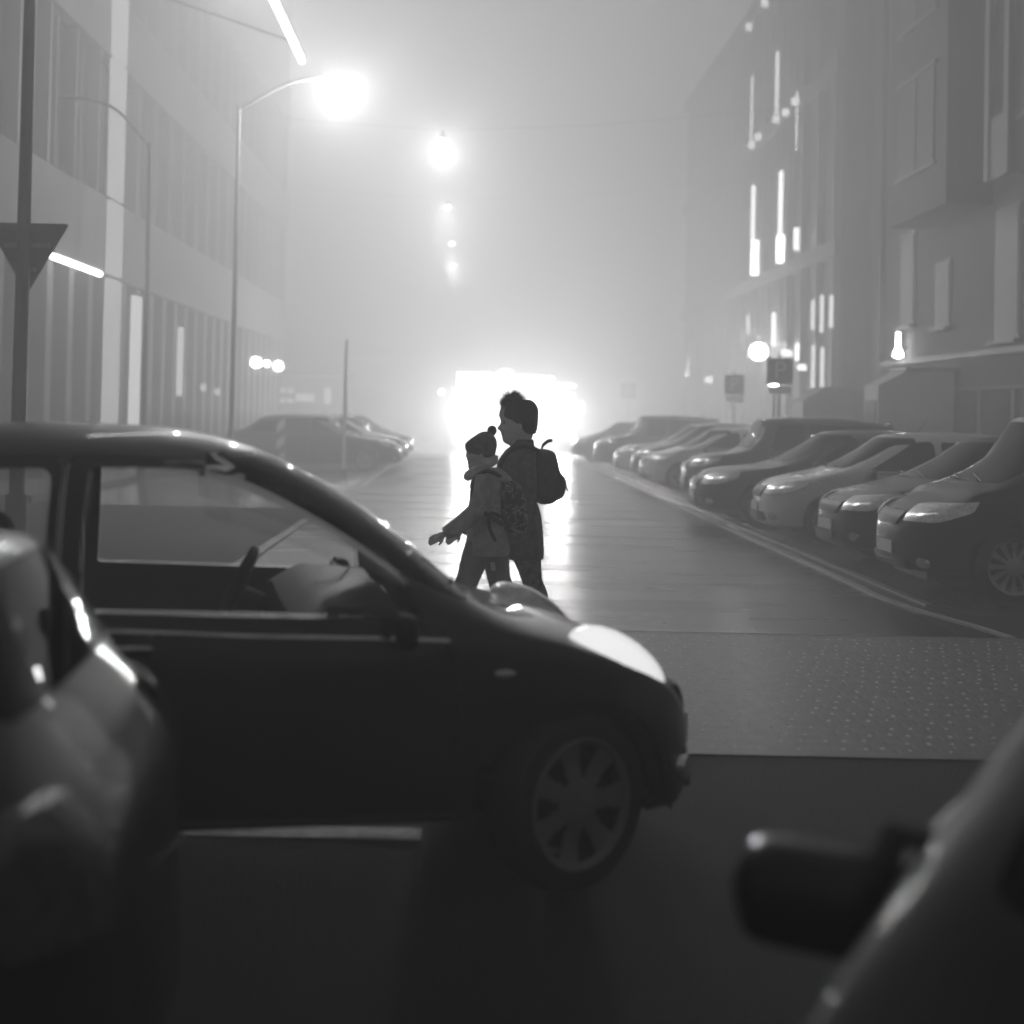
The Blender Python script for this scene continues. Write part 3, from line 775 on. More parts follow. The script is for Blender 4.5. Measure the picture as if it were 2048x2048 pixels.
# trunk, legs and arms
tr = [(1.40, *[0] * 3)]
def row(y, xf, xb, hw): a, z = A(xf, y); b, _ = A(xb, y); return (z, a, b, hw)
g.loft(body_rings(dense([row(896, 1026, 1060, .055), row(910, 1014, 1068, .13), row(925, 1008, 1070, .18), row(960, 1006, 1070, .17), row(1010, 1014, 1066, .135), row(1060, 1016, 1074, .16), row(1090, 1018, 1080, .16)]), YA))
hipL = P3(1048, 1075, -.085); hipR = P3(1052, 1075, .085)
legN = [hipL, P3(1056, 1120, -.085), P3(1066, 1160, -.08), P3(1078, 1188, -.08), P3(1082, 1225, -.08), P3(1086, 1262, -.08)]
legF = [hipR, P3(1052, 1120, .085), P3(1060, 1158, .08), P3(1066, 1188, .08), P3(1064, 1225, .08), P3(1060, 1262, .08)]
lr = [.095, .085, .058, .055, .045, .036]
g.tube(legN, lr, 16); g.tube(legF, lr, 16)
foot(g, (legN[-1][0], legN[-1][1], 0)); foot(g, (legF[-1][0], legF[-1][1], 0))
armN = [P3(1046, 912, -.17), P3(1050, 950, -.21), P3(1052, 990, -.22), P3(1046, 1020, -.20), P3(1036, 1055, -.17)]
armF = [P3(1040, 912, .17), P3(1042, 950, .20), P3(1044, 990, .22), P3(1036, 1025, .22), P3(1022, 1058, .21)]
for ar_ in (armN, armF):
    g.tube(ar_, [.05, .046, .040, .034, .026], 14); hand(g, ar_[-1], Vector(ar_[-1]) - Vector(ar_[-2]), (1, 0, .3))
body = link('body', fused(g.mesh(), .0055, 1), M['skin'], None, 180); local(adult, body)
# coat
g = MB()
g.loft(body_rings(dense([row(888, 1030, 1066, .062), row(894, 1020, 1070, .085), row(902, 1010, 1073, .15), row(915, 1003, 1074, .20), row(935, 999, 1074, .205), row(970, 999, 1073, .20), row(1000, 1004, 1073, .185), row(1012, 1005, 1077, .185), row(1030, 1004, 1082, .195), row(1060, 1004, 1085, .21), row(1090, 1005, 1087, .22), row(1110, 1006, 1088, .225), row(1116, 1008, 1086, .222)], .012), YA, 2.4))
for ar_ in (armN, armF): g.tube(ar_, [.085, .078, .068, .058, .050], 16)
coat = link('coat', fused(g.mesh(), .009, 3), M['coat_adult'], None, 180); local(adult, coat)
# collar
g = MB(); g.loft(body_rings([row(900, 1014, 1073, .11), row(890, 1024, 1068, .078), row(880, 1028, 1067, .072), row(879, 1033, 1063, .062), row(892, 1030, 1064, .066)], YA), cap=False)
local(adult, g.build('collar', M['coat_adult'], None, 60))
# leggings and boots
g = MB()
for L_ in (legN, legF): g.tube(L_, [r + .004 for r in lr], 16)
local(adult, link('leggings', fused(g.mesh(), .008, 1), M['leggings'], None, 180))
for L_ in (legN, legF):
    g = MB(); g.tube([(L_[-1][0] , L_[-1][1], .20), (L_[-1][0], L_[-1][1], .05)], [.05, .045], 14); foot(g, (L_[-1][0], L_[-1][1], 0), -1, 1.12)
    local(adult, link('boot', fused(g.mesh(), .008, 1), M['shoe'], None, 180))
# hat
g = MB()
g.loft(body_rings(dense([row(868, 1040, 1071, .060), row(855, 1030, 1075, .082), row(842, 1016, 1076, .088), row(832, 1005, 1077, .090), row(822, 1007, 1077, .090), row(812, 1012, 1074, .084), row(804, 1022, 1068, .068), row(800, 1034, 1060, .04)], .008), YA, 2.3))
hat = link('hat', fused(g.mesh(), .006, 2), M['knit_dark'], None, 180); local(adult, hat)
g = MB(); pc = Vector(P3(1024, 807, 0)); g.sphere(pc, (.062, .060, .050), 16, 10)
rr = random.Random(3)
for k in range(1600):
    d = Vector((rr.gauss(0, 1), rr.gauss(0, 1), rr.gauss(.15, 1))).normalized(); d = Vector((d.x * 1.15, d.y, d.z)); b = pc + d * .045; t = pc + d * rr.uniform(.066, .105) + Vector((rr.gauss(.006, .012), rr.gauss(0, .01), rr.gauss(0, .01)))
    sdv = d.cross(Vector((.3, .5, .8))).normalized() * .004; s2 = d.cross(sdv).normalized() * .004
    g.add([b - sdv, b + sdv, b + s2, t], [(0, 1, 3), (1, 2, 3), (2, 0, 3)])
pm = g.build('fur_bobble', M['fur'], None); pm.data.transform(Matrix.Translation(-Vector(adult.location))); pm.parent = hat

M['eye'] = mat('dark_eye', .03, .2, coat=.6, noise=(30, .02, .05)); M['lip'] = mat('lips', .2, .5, noise=(30, .17, .23))
for s_ in (-1, 1):
    local(adult, MB().sphere(P3(1008.2, 848, s_ * .031), (.008, .013, .006), 12, 8).build('eye', M['eye'], None, 60))
    local(adult, MB().tube([P3(1006.5, 843.5, s_ * .016), P3(1006, 842.5, s_ * .032), P3(1009.5, 844, s_ * .048)], .0035, 6).build('eyebrow', M['fur'], None, 60))
local(adult, MB().sphere(P3(1007, 870, 0), (.008, .024, .006), 14, 8).build('mouth', M['lip'], None, 60))
# ---- adult backpack
def poly_pack(pts, y0, y1, name, m, shrink=.75, vox=.008):
    """backpack from its side outline, puffed across its width"""
    g = MB(); c_ = Vector((sum(p[0] for p in pts) / len(pts), sum(p[1] for p in pts) / len(pts))); rings = []
    for i in range(15):
        t = -1 + 2 * i / 14; k = shrink + (1 - shrink) * (1 - abs(t) ** 3) ** .5
        rings.append([(c_.x + (p[0] - c_.x) * k, (y0 + y1) / 2 + t * (y1 - y0) / 2, c_.y + (p[1] - c_.y) * k) for p in pts])
    return g.loft(rings)
bp_pts = curve([A(*q) for q in [(1070, 905), (1085, 899), (1104, 903), (1114, 917), (1119, 945), (1125, 960), (1122, 985), (1112, 1001), (1100, 1008), (1074, 1004), (1068, 960)]], 4)
pack = empty('backpack', (A(1095, 1000)[0], YA, A(1095, 1000)[1]))
tag(pack, 'plain dark backpack on the back of the adult in the dark coat', 'backpack')
g = poly_pack(bp_pts, YA - .15, YA + .15, '', None)
local(pack, link('bag', fused(g.mesh(), .008, 2), M['pack'], None, 180))
g = poly_pack(curve([A(*q) for q in [(1108, 950), (1122, 948), (1131, 962), (1127, 990), (1116, 1000), (1106, 996)]], 4), YA - .11, YA + .11, '', None)
local(pack, link('front_pocket', fused(g.mesh(), .007, 2), M['pack'], None, 180))
for s in (-1, 1):
    pts = [P3(1076, 902, s * .10), P3(1062, 896, s * .11), P3(1044, 893, s * .12), P3(1024, 899, s * .13), P3(1005, 918, s * .15), P3(998, 940, s * .17), P3(1002, 965, s * .19), P3(1020, 985, s * .23), P3(1050, 996, s * .225), P3(1076, 1000, s * .12)]
    g = MB(); cp = curve(pts, 4, False); g.tube(cp, .015, 8); local(pack, g.build('shoulder_strap', M['pack'], None, 60))
g = MB(); g.tube(curve([P3(1083, 900, -.02), P3(1086, 891, -.02), P3(1095, 884, 0), P3(1103, 882, .02)], 4, False), [.008] * 4 + [.013] * 9, 6); local(pack, g.build('haul_loop', M['pack'], None, 60))
g = MB(); g.tube([P3(1125, 957, -.02), P3(1132, 965, -.02), P3(1130, 972, -.02)], .003, 5); g.tube([P3(1130, 972, -.02), P3(1136, 983, -.02)], [.008, .010], 6); local(pack, g.build('zip_puller', M['pack'], None, 60))

# ---- child
YC = 10.28
def Cc(x, y): return px(x, y, YC)
def C3(x, y, yy): a, b = Cc(x, y); return (a, YC + yy, b)
def crow(y, xf, xb, hw): a, z = Cc(xf, y); b, _ = Cc(xb, y); return (z, a, b, hw)
child = empty('person', (Cc(975, 1280)[0], YC, 0))
tag(child, 'child in a padded jacket and bobble hat walking left, one hand held out ahead', 'person')
fp = [(878, 946, 984), (890, 939, 988), (897, 936, 989), (903, 934.5, 989), (908, 934, 988), (912, 931, 987), (915, 930.5, 986), (918, 935, 985), (921, 934.5, 984), (923, 936.5, 983), (925, 935.5, 983), (929, 937, 981), (933, 939, 979), (938, 946, 977), (944, 952, 976), (952, 954, 978)]
hwid = [.045, .064, .070, .072, .072, .070, .068, .066, .064, .062, .060, .056, .050, .046, .046, .05]
pr = sorted([(((Cc(a, yy)[1]), Cc(a, yy)[0], Cc(b, yy)[0]), w) for (yy, a, b), w in zip(fp, hwid)], key=lambda q: q[0][0])
g = MB(); g.loft(head_rings(0, [q[0] for q in pr], [q[1] for q in pr], YC))
for s in (-1, 1): g.sphere(C3(963, 908, s * .072), (.016, .010, .026), 12, 8)
g.loft(body_rings(dense([crow(942, 952, 978, .05), crow(955, 948, 992, .12), crow(975, 946, 1000, .15), crow(1020, 946, 1000, .14), crow(1070, 944, 1006, .15), crow(1100, 944, 1008, .15)]), YC))
cl1 = [C3(960, 1085, -.075), C3(948, 1120, -.075), C3(934, 1160, -.075), C3(918, 1200, -.075), C3(900, 1240, -.075), C3(890, 1268, -.075)]
cl2 = [C3(985, 1085, .075), C3(992, 1120, .075), C3(998, 1160, .07), C3(1012, 1200, .07), C3(1030, 1240, .07), C3(1044, 1266, .07)]
clr = [.085, .078, .055, .052, .040, .032]
g.tube(cl1, clr, 14); g.tube(cl2, clr, 14)
foot(g, (cl1[-1][0], cl1[-1][1], 0), -1, .85); foot(g, (cl2[-1][0], cl2[-1][1], 0), -1, .85)
ca1 = [C3(968, 955, -.14), C3(964, 985, -.19), C3(952, 1018, -.21), C3(930, 1038, -.21), C3(904, 1056, -.20), C3(891, 1063, -.19)]
ca2 = [C3(966, 955, .14), C3(966, 990, .18), C3(962, 1025, .19), C3(944, 1045, .19), C3(930, 1060, .18), C3(922, 1066, .18)]
for ar_ in (ca1, ca2):
    g.tube(ar_, [.042, .040, .034, .030, .024, .020], 12); hand(g, ar_[-1], Vector(ar_[-1]) - Vector(ar_[-2]), (.1, -.8, .35), .9, .45)
local(child, link('body', fused(g.mesh(), .0055, 1), M['skin'], None, 180))
g = MB()
g.loft(body_rings(dense([crow(938, 950, 985, .06), crow(944, 947, 994, .10), crow(952, 945, 1004, .15), crow(965, 942, 1008, .18), crow(985, 940, 1008, .185), crow(1015, 937, 1008, .185), crow(1050, 934, 1012, .195), crow(1075, 933, 1016, .20), crow(1100, 932, 1020, .205), crow(1108, 934, 1018, .20)], .012), YC, 2.5))
for ar_ in (ca1, ca2): g.tube(ar_, [.075, .068, .062, .060, .052, .044], 16)
local(child, link('jacket', fused(g.mesh(), .009, 2), M['coat_child'], None, 180))
g = MB(); g.loft(body_rings(dense([crow(936, 962, 1000, .08), crow(945, 965, 1012, .13), crow(958, 975, 1024, .14), crow(968, 988, 1026, .11), crow(974, 998, 1020, .07)], .01), YC))
local(child, link('hood', fused(g.mesh(), .008, 2), M['coat_child'], None, 180))
g = MB()
g.tube([Vector(v) for v in cl1[:5]] , [.10, .092, .078, .082, .085], 18); g.tube([Vector(v) for v in cl2[:5]], [.10, .092, .080, .084, .088], 18)
g.tube([C3(972, 1080, -.06), C3(972, 1080, .06)], .12, 14)
tro = link('trousers', fused(g.mesh(), .009, 2), M['trousers'], None, 180); local(child, tro)
pb = MB().box(C3(985, 1127, -.195), (.032, .006, .055), ry=R(-8)).build('white_patch', M['plate'], None); pb.data.transform(Matrix.Translation(-Vector(child.location))); pb.parent = tro
for L_ in (cl1, cl2):
    g = MB(); g.tube([(L_[-1][0] + .01, L_[-1][1], .2), (L_[-1][0], L_[-1][1], .05)], [.055, .045], 14); foot(g, (L_[-1][0], L_[-1][1], 0), -1, .98)
    local(child, link('boot', fused(g.mesh(), .008, 1), M['shoe'], None, 180))
# hat, bobble, scarf
g = MB()
g.loft(body_rings(dense([crow(916, 958, 982, .062), crow(909, 944, 990, .080), crow(900, 931, 992, .086), crow(890, 930, 994, .088), crow(881, 938, 993, .084), crow(873, 949, 989, .074), crow(866, 960, 983, .052), crow(864, 966, 980, .04)], .008), YC, 2.3))
chat = link('hat', fused(g.mesh(), .006, 2), M['knit'], None, 180); local(child, chat)
g = MB(); pc = Vector(C3(984, 862, 0)); g.sphere(pc, (.032, .032, .034), 14, 9)
for k in range(260):
    d = Vector((rr.gauss(0, 1), rr.gauss(0, 1), rr.gauss(0, 1))).normalized(); b = pc + d * .022; t = pc + d * rr.uniform(.034, .043)
    sdv = d.cross(Vector((.3, .5, .8))).normalized() * .004; s2 = d.cross(sdv).normalized() * .004
    g.add([b - sdv, b + sdv, b + s2, t], [(0, 1, 3), (1, 2, 3), (2, 0, 3)])
pm = g.build('bobble', M['knit_dark'], None); pm.data.transform(Matrix.Translation(-Vector(child.location))); pm.parent = chat
g = MB()
def ringpts(cx, cy, rx, ry, tilt): return [C3(cx + rx * math.cos(a), cy + tilt * math.cos(a), ry * math.sin(a)) for a in [2 * PI * k / 26 for k in range(27)]]
g.tube(ringpts(966, 925, 25, .085, -9), .020, 10, False); g.tube(ringpts(962, 936, 27, .10, -12), .026, 10, False); g.tube(ringpts(956, 948, 24, .11, -6), .024, 10, False)
g.tube([C3(938, 942, -.02), C3(936, 952, -.03), C3(938, 962, -.03)], [.025, .03, .02], 10)
local(child, link('scarf', fused(g.mesh(), .007, 2), M['scarf'], None, 180))
for s_ in (-1, 1): local(child, MB().sphere(C3(939.2, 908, s_ * .028), (.008, .012, .006), 12, 8).build('eye', M['eye'], None, 60))
local(child, MB().sphere(C3(938.6, 922, 0), (.007, .020, .005), 14, 8).build('mouth', M['lip'], None, 60))
# ---- child backpack
cpts = curve([Cc(*q) for q in [(1004, 966), (1020, 960), (1038, 968), (1048, 985), (1054, 1010), (1056, 1040), (1050, 1062), (1036, 1072), (1018, 1068), (1002, 1050), (998, 1010)]], 4)
cpack = empty('backpack', (Cc(1025, 1070)[0], YC, Cc(1025, 1070)[1]))
tag(cpack, 'boldly patterned backpack on the back of the child', 'backpack')
local(cpack, link('bag', fused(poly_pack(cpts, YC - .15, YC + .13, '', None).mesh(), .008, 2), M['camo'], None, 180))
for s in (-1, 1):
    g = MB(); g.tube(curve([C3(1010, 972, s * .10), C3(1002, 955, s * .12), C3(985, 944, s * .14), C3(968, 942, s * .15), C3(950, 955, s * .17), C3(944, 985, s * .20), C3(956, 1012, s * .215), C3(985, 1032, s * .22), C3(1004, 1046, s * .16)], 4, False), .015, 8); local(cpack, g.build('shoulder_strap', M['pack'], None, 60))
g = MB(); g.tube(curve([C3(1000, 1030, -.20), C3(984, 1022, -.225), C3(976, 1030, -.23), C3(978, 1050, -.235), C3(984, 1066, -.235), C3(990, 1077, -.235)], 4, False), .012, 8); local(cpack, g.build('loose_strap', M['pack'], None, 60))

# ------------------------------------------------------------------ buildings
M['wall_l'] = mat('pale_render', .14, .8, noise=(.5, .10, .17), bump=(14, .2, .01))
M['wall_dark'] = mat('dark_cladding', .08, .7, noise=(1.5, .06, .10))
M['win'] = mat('dark_window_glass', .04, .3, 0, 0, noise=(.7, .03, .06))
M['frame'] = mat('window_frame_metal', .22, .5, noise=(5, .2, .25))
M['brick'] = sett_mat('banded_brick', .9, .18, .07, .12, .7, .85, .02)
M['steel'] = mat('galvanised_steel', .25, .45, .5, noise=(12, .2, .3))
M['steel_dark'] = mat('painted_pole', .07, .5, noise=(12, .05, .09)); M['pole_pale'] = mat('weathered_pole_paint', .3, .5, noise=(12, .25, .34))
M['led'] = emit_mat('led_strip', 6)
M['led_soft'] = emit_mat('lit_window_soft', .45)
M['led_fin'] = emit_mat('facade_led', 1.7)
M['slot'] = emit_mat('lit_glass_slot', .28)
M['bulb'] = emit_mat('lamp_glow', 12)
M['shop'] = emit_mat('shop_window_light', 1.5)
M['signbox'] = emit_mat('lit_sign_face', 5)
M['dim_win'] = emit_mat('dim_lit_window', 1.4)

def part(name, m, parent, c_, d, **k): return MB().box(c_, d, **k).build(name, m, parent)
# left office building: facade plane at x = -8.5, from y 20 to 68
LB = empty('office_building', (-8.5, 44, 0)); tag(LB, 'long pale office block with window bands and lit slots on the left', 'building')
def lp(name, m, c_, d, parent=None, **k):
    o = MB().box((c_[0] + 8.5, c_[1] - 44, c_[2]), d, **k).build(name, m, parent or LB); return o
levels = [(6.4, 9.7), (11.3, 14.6), (16.2, 19.5)]
lp('wall', M['wall_dark'], (-14.0, 44, 10.6), (9.8, 48, 21))
for z0, z1 in ((4.6, 6.4), (9.7, 11.3), (14.6, 16.2), (19.5, 21.4)):
    lp('floor_band', M['wall_l'], (-8.8, 44, (z0 + z1) / 2), (.6, 48.2, z1 - z0))
lp('end_wall', M['wall_l'], (-13.8, 68.15, 10.7), (10.4, .3, 21.4))
wproto = None
for z0, z1 in levels:
    for k in range(24):
        y = 20.0 + k * 2.0 + 1.0
        if wproto is None:
            wproto = MB().box((0, 0, 0), (.06, 1.86, z1 - z0)).mesh('window')
            fproto = MB().box((.16, -.97, 0), (.30, .10, z1 - z0)).box((.10, .0, 0), (.14, .05, z1 - z0)).mesh('window_frame')
        w = link('window', wproto if k or z0 > 7 else wproto, M['win'], LB); w.location = (-.42, y - 44, (z0 + z1) / 2)
        f = link('window_frame', fproto, M['frame'], w)
# ground floor: deep columns with glazing
for k in range(30):
    y = 20.4 + k * 1.6
    if k == 0: cproto = MB().box((0, 0, 0), (.5, .42, 4.5)).mesh('column'); gp = MB().box((0, 0, 0), (.06, 1.18, 4.5)).mesh('shop_window')
    o = link('column', cproto, M['wall_l'], LB); o.location = (-.25, y - 44, 2.3)
    o = link('shop_window', gp, M['win'], LB); o.location = (-.40, y + .8 - 44, 2.3)
    if k in (10, 13, 14, 15): 
        o.location = (-.40, y + .8 - 44, 2.3)
# lit vertical slots in the facade
for (y0, y1, z0, z1) in ((34.45, 35.75, 6.45, 9.65), (34.45, 35.75, 9.75, 20.9), (34.45, 35.75, 4.65, 6.35), (34.45, 35.75, .15, 4.55)):
    lp('lit_slot', M['slot'], (-8.46, (y0 + y1) / 2, (z0 + z1) / 2), (.10, y1 - y0, z1 - z0))
lp('lit_slot', M['led_soft'], (-8.46, 37.6, 2.2), (.10, .85, 4.3))
lp('lit_slot', M['led_soft'], (-8.46, 43.4, 2.9), (.10, .45, 2.0))
for y in (49.0, 46.4): lp('wall_lamp', M['led_soft'], (-8.3, y, 2.2 if y < 48 else 2.1), (.16, .16, .22))
# led light bars
def led_bar(loc0, loc1, label, hang, power=0):
    a, b = Vector(loc0), Vector(loc1); c_ = (a + b) / 2
    e = empty('light_bar', c_); tag(e, label, 'lamp')
    MB().tube([a - c_, b - c_], .055, 10).build('diffuser', M['led'], e, 60)
    MB().box((0, 0, .08), (.14, (b - a).length, .05)).build('housing', M['steel'], e)
    if power:
        L = bpy.data.lights.new('bar_light', 'POINT'); L.energy = power; L.shadow_soft_size = .12
        lo = bpy.data.objects.new('bar_light', L); col.objects.link(lo); lo.parent = e; lo.location = (0, a.y - c_.y + 8.2, -.2)
    for q in hang: MB().tube([Vector(q[0]) - c_, Vector(q[1]) - c_], .02, 6).build('bracket', M['steel'], e)
led_bar((-3.3, 13, 8.15), (-3.3, 28, 8.15), 'long bright hanging light bar at the top beside the biggest street lamp', [((-3.3, 20.5, 8.25), (-8.4, 20.5, 9.9)), ((-3.3, 27.0, 8.25), (-8.4, 27.0, 9.9))], 150)
led_bar((-8.05, 28.5, 4.42), (-8.05, 32.2, 4.42), 'short bright light bar under the first floor edge behind the give way sign', [((-8.05, 29, 4.5), (-8.5, 29, 4.7)), ((-8.05, 31.5, 4.5), (-8.4, 31.5, 4.7))])
# three round wall lamps
for k, (x_, y_, lb) in enumerate(((522, 727, 'left of three bright round lamps at the far end of the office block'), (537, 729, 'small middle lamp of three at the far end of the office block'), (556, 733, 'right of three bright round lamps at the far end of the office block'))):
    Y = (57, 60, 63.5)[k]; e = empty('wall_lamp', (-8.2, Y, 1.6 + (818 - y_) * Y / 2987)); tag(e, lb, 'lamp', 'round lamps on the office block')
    MB().sphere((0, 0, 0), (.22 if k != 1 else .14,) * 3, 14, 9).build('globe', M['bulb'], e, 60); MB().box((-.22, 0, 0), (.16, .10, .10)).build('bracket', M['steel'], e)

# right brick building with oriel bays: facade x = 11, y 18..40
RB = empty('brick_building', (11, 29, 0)); tag(RB, 'dark brick block with projecting bay windows at the right edge', 'building')
def rp(name, m, c_, d, parent=None, **k): return MB().box((c_[0] - 11, c_[1] - 29, c_[2]), d, **k).build(name, m, parent or RB)
rp('wall', M['brick'], (16, 28.8, 11), (10, 22.4, 22))
rp('cornice', M['frame'], (10.93, 28.8, 3.1), (.14, 22.4, .12)); rp('cornice', M['frame'], (10.95, 28.8, 2.35), (.10, 22.4, .07)); rp('plinth', M['wall_dark'], (10.94, 28.8, .4), (.12, 22.4, .6))
def bay(y0, y1, z0, z1, dep):
    b = rp('bay', M['wall_dark'], (11 - dep / 2, (y0 + y1) / 2, (z0 + z1) / 2), (dep, y1 - y0, z1 - z0))
    n = int((z1 - z0) / 3.4)
    for k in range(n):
        zz = z0 + 1.1 + k * 3.4 + 1.0
        f = rp('window', M['win'], (11 - dep - .01, (y0 + y1) / 2, zz), (.05, (y1 - y0) * .62, 2.1), b)
        rp('window_frame', M['frame'], (11 - dep - .03, (y0 + y1) / 2, zz + 1.1), (.08, (y1 - y0) * .7, .1), b); rp('window_frame', M['frame'], (11 - dep - .03, (y0 + y1) / 2, zz - 1.1), (.08, (y1 - y0) * .7, .1), b)
        rp('window_frame', M['frame'], (11 - dep - .03, (y0 + y1) / 2, zz), (.07, .08, 2.1), b)
bay(31.6, 35.9, 6.25, 21.5, 1.0); bay(26.0, 27.9, 6.3, 21.5, .9)
rp('bay_fin', M['frame'], (10.0, 27.95, 13.6), (.12, .25, 14.6)); rp('bay_fin', M['frame'], (10.0, 29.0, 13.6), (.12, .25, 14.6)); rp('bay_panel', M['frame'], (10.03, 28.45, 6.9), (.10, .9, 1.2)); rp('bay_panel', M['frame'], (10.03, 28.45, 12.3), (.10, .9, 1.2))
for y, z, h, w_ in ((37.6, 5.2, 2.2, 1.1), (38.0, 9.5, 2.0, 1.2), (34.8, 4.6, 1.4, 1.0), (30.6, 4.7, 2.6, 1.3), (28.6, 4.9, 2.0, .9), (24.0, 4.9, 2.0, 1.0), (37.8, 13.5, 2.0, 1.2), (24.2, 9.6, 2.0, 1.2), (30.0, 9.6, 2.0, 1.0), (30, 13.6, 2, 1)):
    f = rp('window_frame', M['frame'], (10.99, y, z), (.06, w_ + .16, h + .16)); rp('window', M['win'], (10.985, y, z), (.09, w_, h), f); rp('sill', M['frame'], (10.92, y, z - h / 2 - .12), (.18, w_ + .3, .08), f)
for k in range(9):
    y = 21 + k * 2.0
    rp('shop_window', M['win'], (10.985, y, 1.55), (.05, 1.1, 1.4)); rp('pilaster', M['frame'], (10.95, y + 1.0, 1.5), (.12, .22, 1.6))
rp('drainpipe', M['steel_dark'], (10.9, 39.75, 11), (.12, .12, 21.6))
# porch
P_ = empty('porch', (9.9, 34.1, 0)); tag(P_, 'pale rendered porch block with a sloping top under the small wall lamp', 'porch')
MB().prism([(-.75, .12), (.95, .12), (.95, 2.75), (-.1, 2.75), (-.75, 2.4)], -.6, .6).build('wall', mat('porch_render', .66, .8, noise=(2, .6, .7)), P_)
part('coping', M['frame'], P_, (.45, 0, 2.79), (1.2, 1.3, .06)); part('door', M['wall_dark'], P_, (-.76, 0, 1.1), (.04, .9, 1.95))
e = empty('wall_lamp', (10.75, 37.6, 3.35)); tag(e, 'small bottle-shaped wall lamp glowing above the pale porch', 'lamp')
MB().lathe([(.01, .5), (.05, .48), (.055, .1), (.12, 0), (.13, -.12), (.02, -.16)], 16).build('globe', emit_mat('wall_lamp_glow', 14), e, 50); MB().box((.12, 0, .1), (.24, .06, .06)).build('bracket', M['steel_dark'], e)

# link block in the gap and a low roof in front of it
G_ = empty('link_building', (15, 43, 0)); tag(G_, 'plain dark block filling the gap between the brick block and the lit facade', 'building')
part('wall', M['wall_dark'], G_, (0, 0, 11), (6, 5.4, 22)); part('door', M['frame'], G_, (-3.03, 0, 1.3), (.06, 2.4, 2.4)); part('drainpipe', M['steel_dark'], G_, (-3.1, 1.9, 11), (.12, .12, 21.8))
C_ = empty('bin_shelter', (9.9, 41.6, 0)); tag(C_, 'low dark shelter with a rounded roof in the gap beside the lit facade', 'shelter')
MB().prism([(-.8, .12), (.9, .12), (.9, 2.3), (.5, 2.5), (-.2, 2.5), (-.8, 2.1)], -.8, .8).build('wall', M['wall_dark'], C_); part('panel', M['frame'], C_, (-.0, -.82, 1.55), (1.1, .04, .35))

# far right lit glass building: facade x = 11, y 45..78
GB = empty('glass_building', (11, 61.5, 0)); tag(GB, 'tall glass-fronted block with glowing vertical light strips on the right', 'building')
def gp_(name, m, c_, d, parent=None): return MB().box((c_[0] - 11, c_[1] - 61.5, c_[2]), d).build(name, m, parent or GB)
gp_('wall', M['wall_dark'], (16.2, 61.5, 9), (10, 33, 18))
for z in (.5, 6.85, 12.4, 17.8): gp_('floor_band', M['wall_l'], (11.1, 61.5, z), (.4, 33.1, .5))
for z0, z1 in ((.8, 6.6), (7.1, 12.1), (12.7, 17.5)):
    for k in range(15):
        y = 45.3 + k * 2.2
        w = gp_('window', M['win'], (11.15, y + 1.0, (z0 + z1) / 2), (.06, 2.0, z1 - z0)); gp_('fin', M['frame'], (11.05, y, (z0 + z1) / 2), (.28, .12, z1 - z0), w)
def fin(px_, y0, y1, w=.10, m='led_fin'):
    hz = 825 + (px_ - 940) * .021
    rx = (px_ - 940) - .021 * (825 - (y0 + y1) / 2)
    Y = 10.75 * 2987 / rx
    za = 1.6 + (hz - y1) * Y / 2987; zb_ = 1.6 + (hz - y0) * Y / 2987
    gp_('light_strip', M[m], (10.80, Y, (za + zb_) / 2), (w, w, zb_ - za))
M['fin_dim'] = emit_mat('facade_led_dim', .9); M['fin_hot'] = emit_mat('facade_led_hot', 4)
fin(1505, 370, 480, .14); fin(1508, 480, 550, .26, 'fin_hot'); fin(1503, 150, 290, .08, 'fin_dim'); fin(1554, 100, 225, .12, 'fin_dim'); fin(1560, 340, 470, .14); fin(1559, 470, 525, .24, 'fin_hot')  # glowing strips, dimmer upwards, stand in for uplight fading on the fins
fin(1591, 455, 500, .16); fin(1593, 180, 300, .05, 'fin_dim'); fin(1494, 630, 670, .12, 'fin_dim'); fin(1545, 625, 690, .14)
for q in ((1623, 600, 660), (1641, 590, 665), (1660, 590, 655), (1623, 690, 800), (1641, 695, 790), (1375, 715, 745)): fin(*q, .10, 'fin_dim')
for q in ((1498, 50), (1530, 2), (1590, 200), (1571, 222), (1552, 236), (1516, 272), (1503, 288)):
    fin(q[0], q[1] - 7, q[1] + 7, .22, 'fin_dim')
for q in ((1415, 760, .3), (1372, 747, .18), (1568, 705, .25), (1576, 707, .2), (1601, 735, .25)): fin(q[0], q[1] - 6, q[1] + 6, q[2], 'led_fin')
e = empty('flood_lamp', (10.3, 53.5, 4.0)); tag(e, 'big glaring lamp on the front of the glass building behind the parking sign', 'lamp')
MB().sphere((0, 0, 0), .30, 16, 10).build('globe', emit_mat('flood_glow', 60), e, 60); MB().box((.4, 0, 0), (.5, .12, .12)).build('bracket', M['steel'], e)
e = empty('lit_panel', (8.35, 41.0, 2.62)); tag(e, 'small square lit panel on a post below the glaring lamp', 'sign')
MB().box((0, 0, 0), (.26, .08, .30)).build('panel', emit_mat('panel_glow', 20), e); MB().tube([(0, .08, -2.5), (0, .08, .1)], .03, 8).build('post', M['steel_dark'], e)

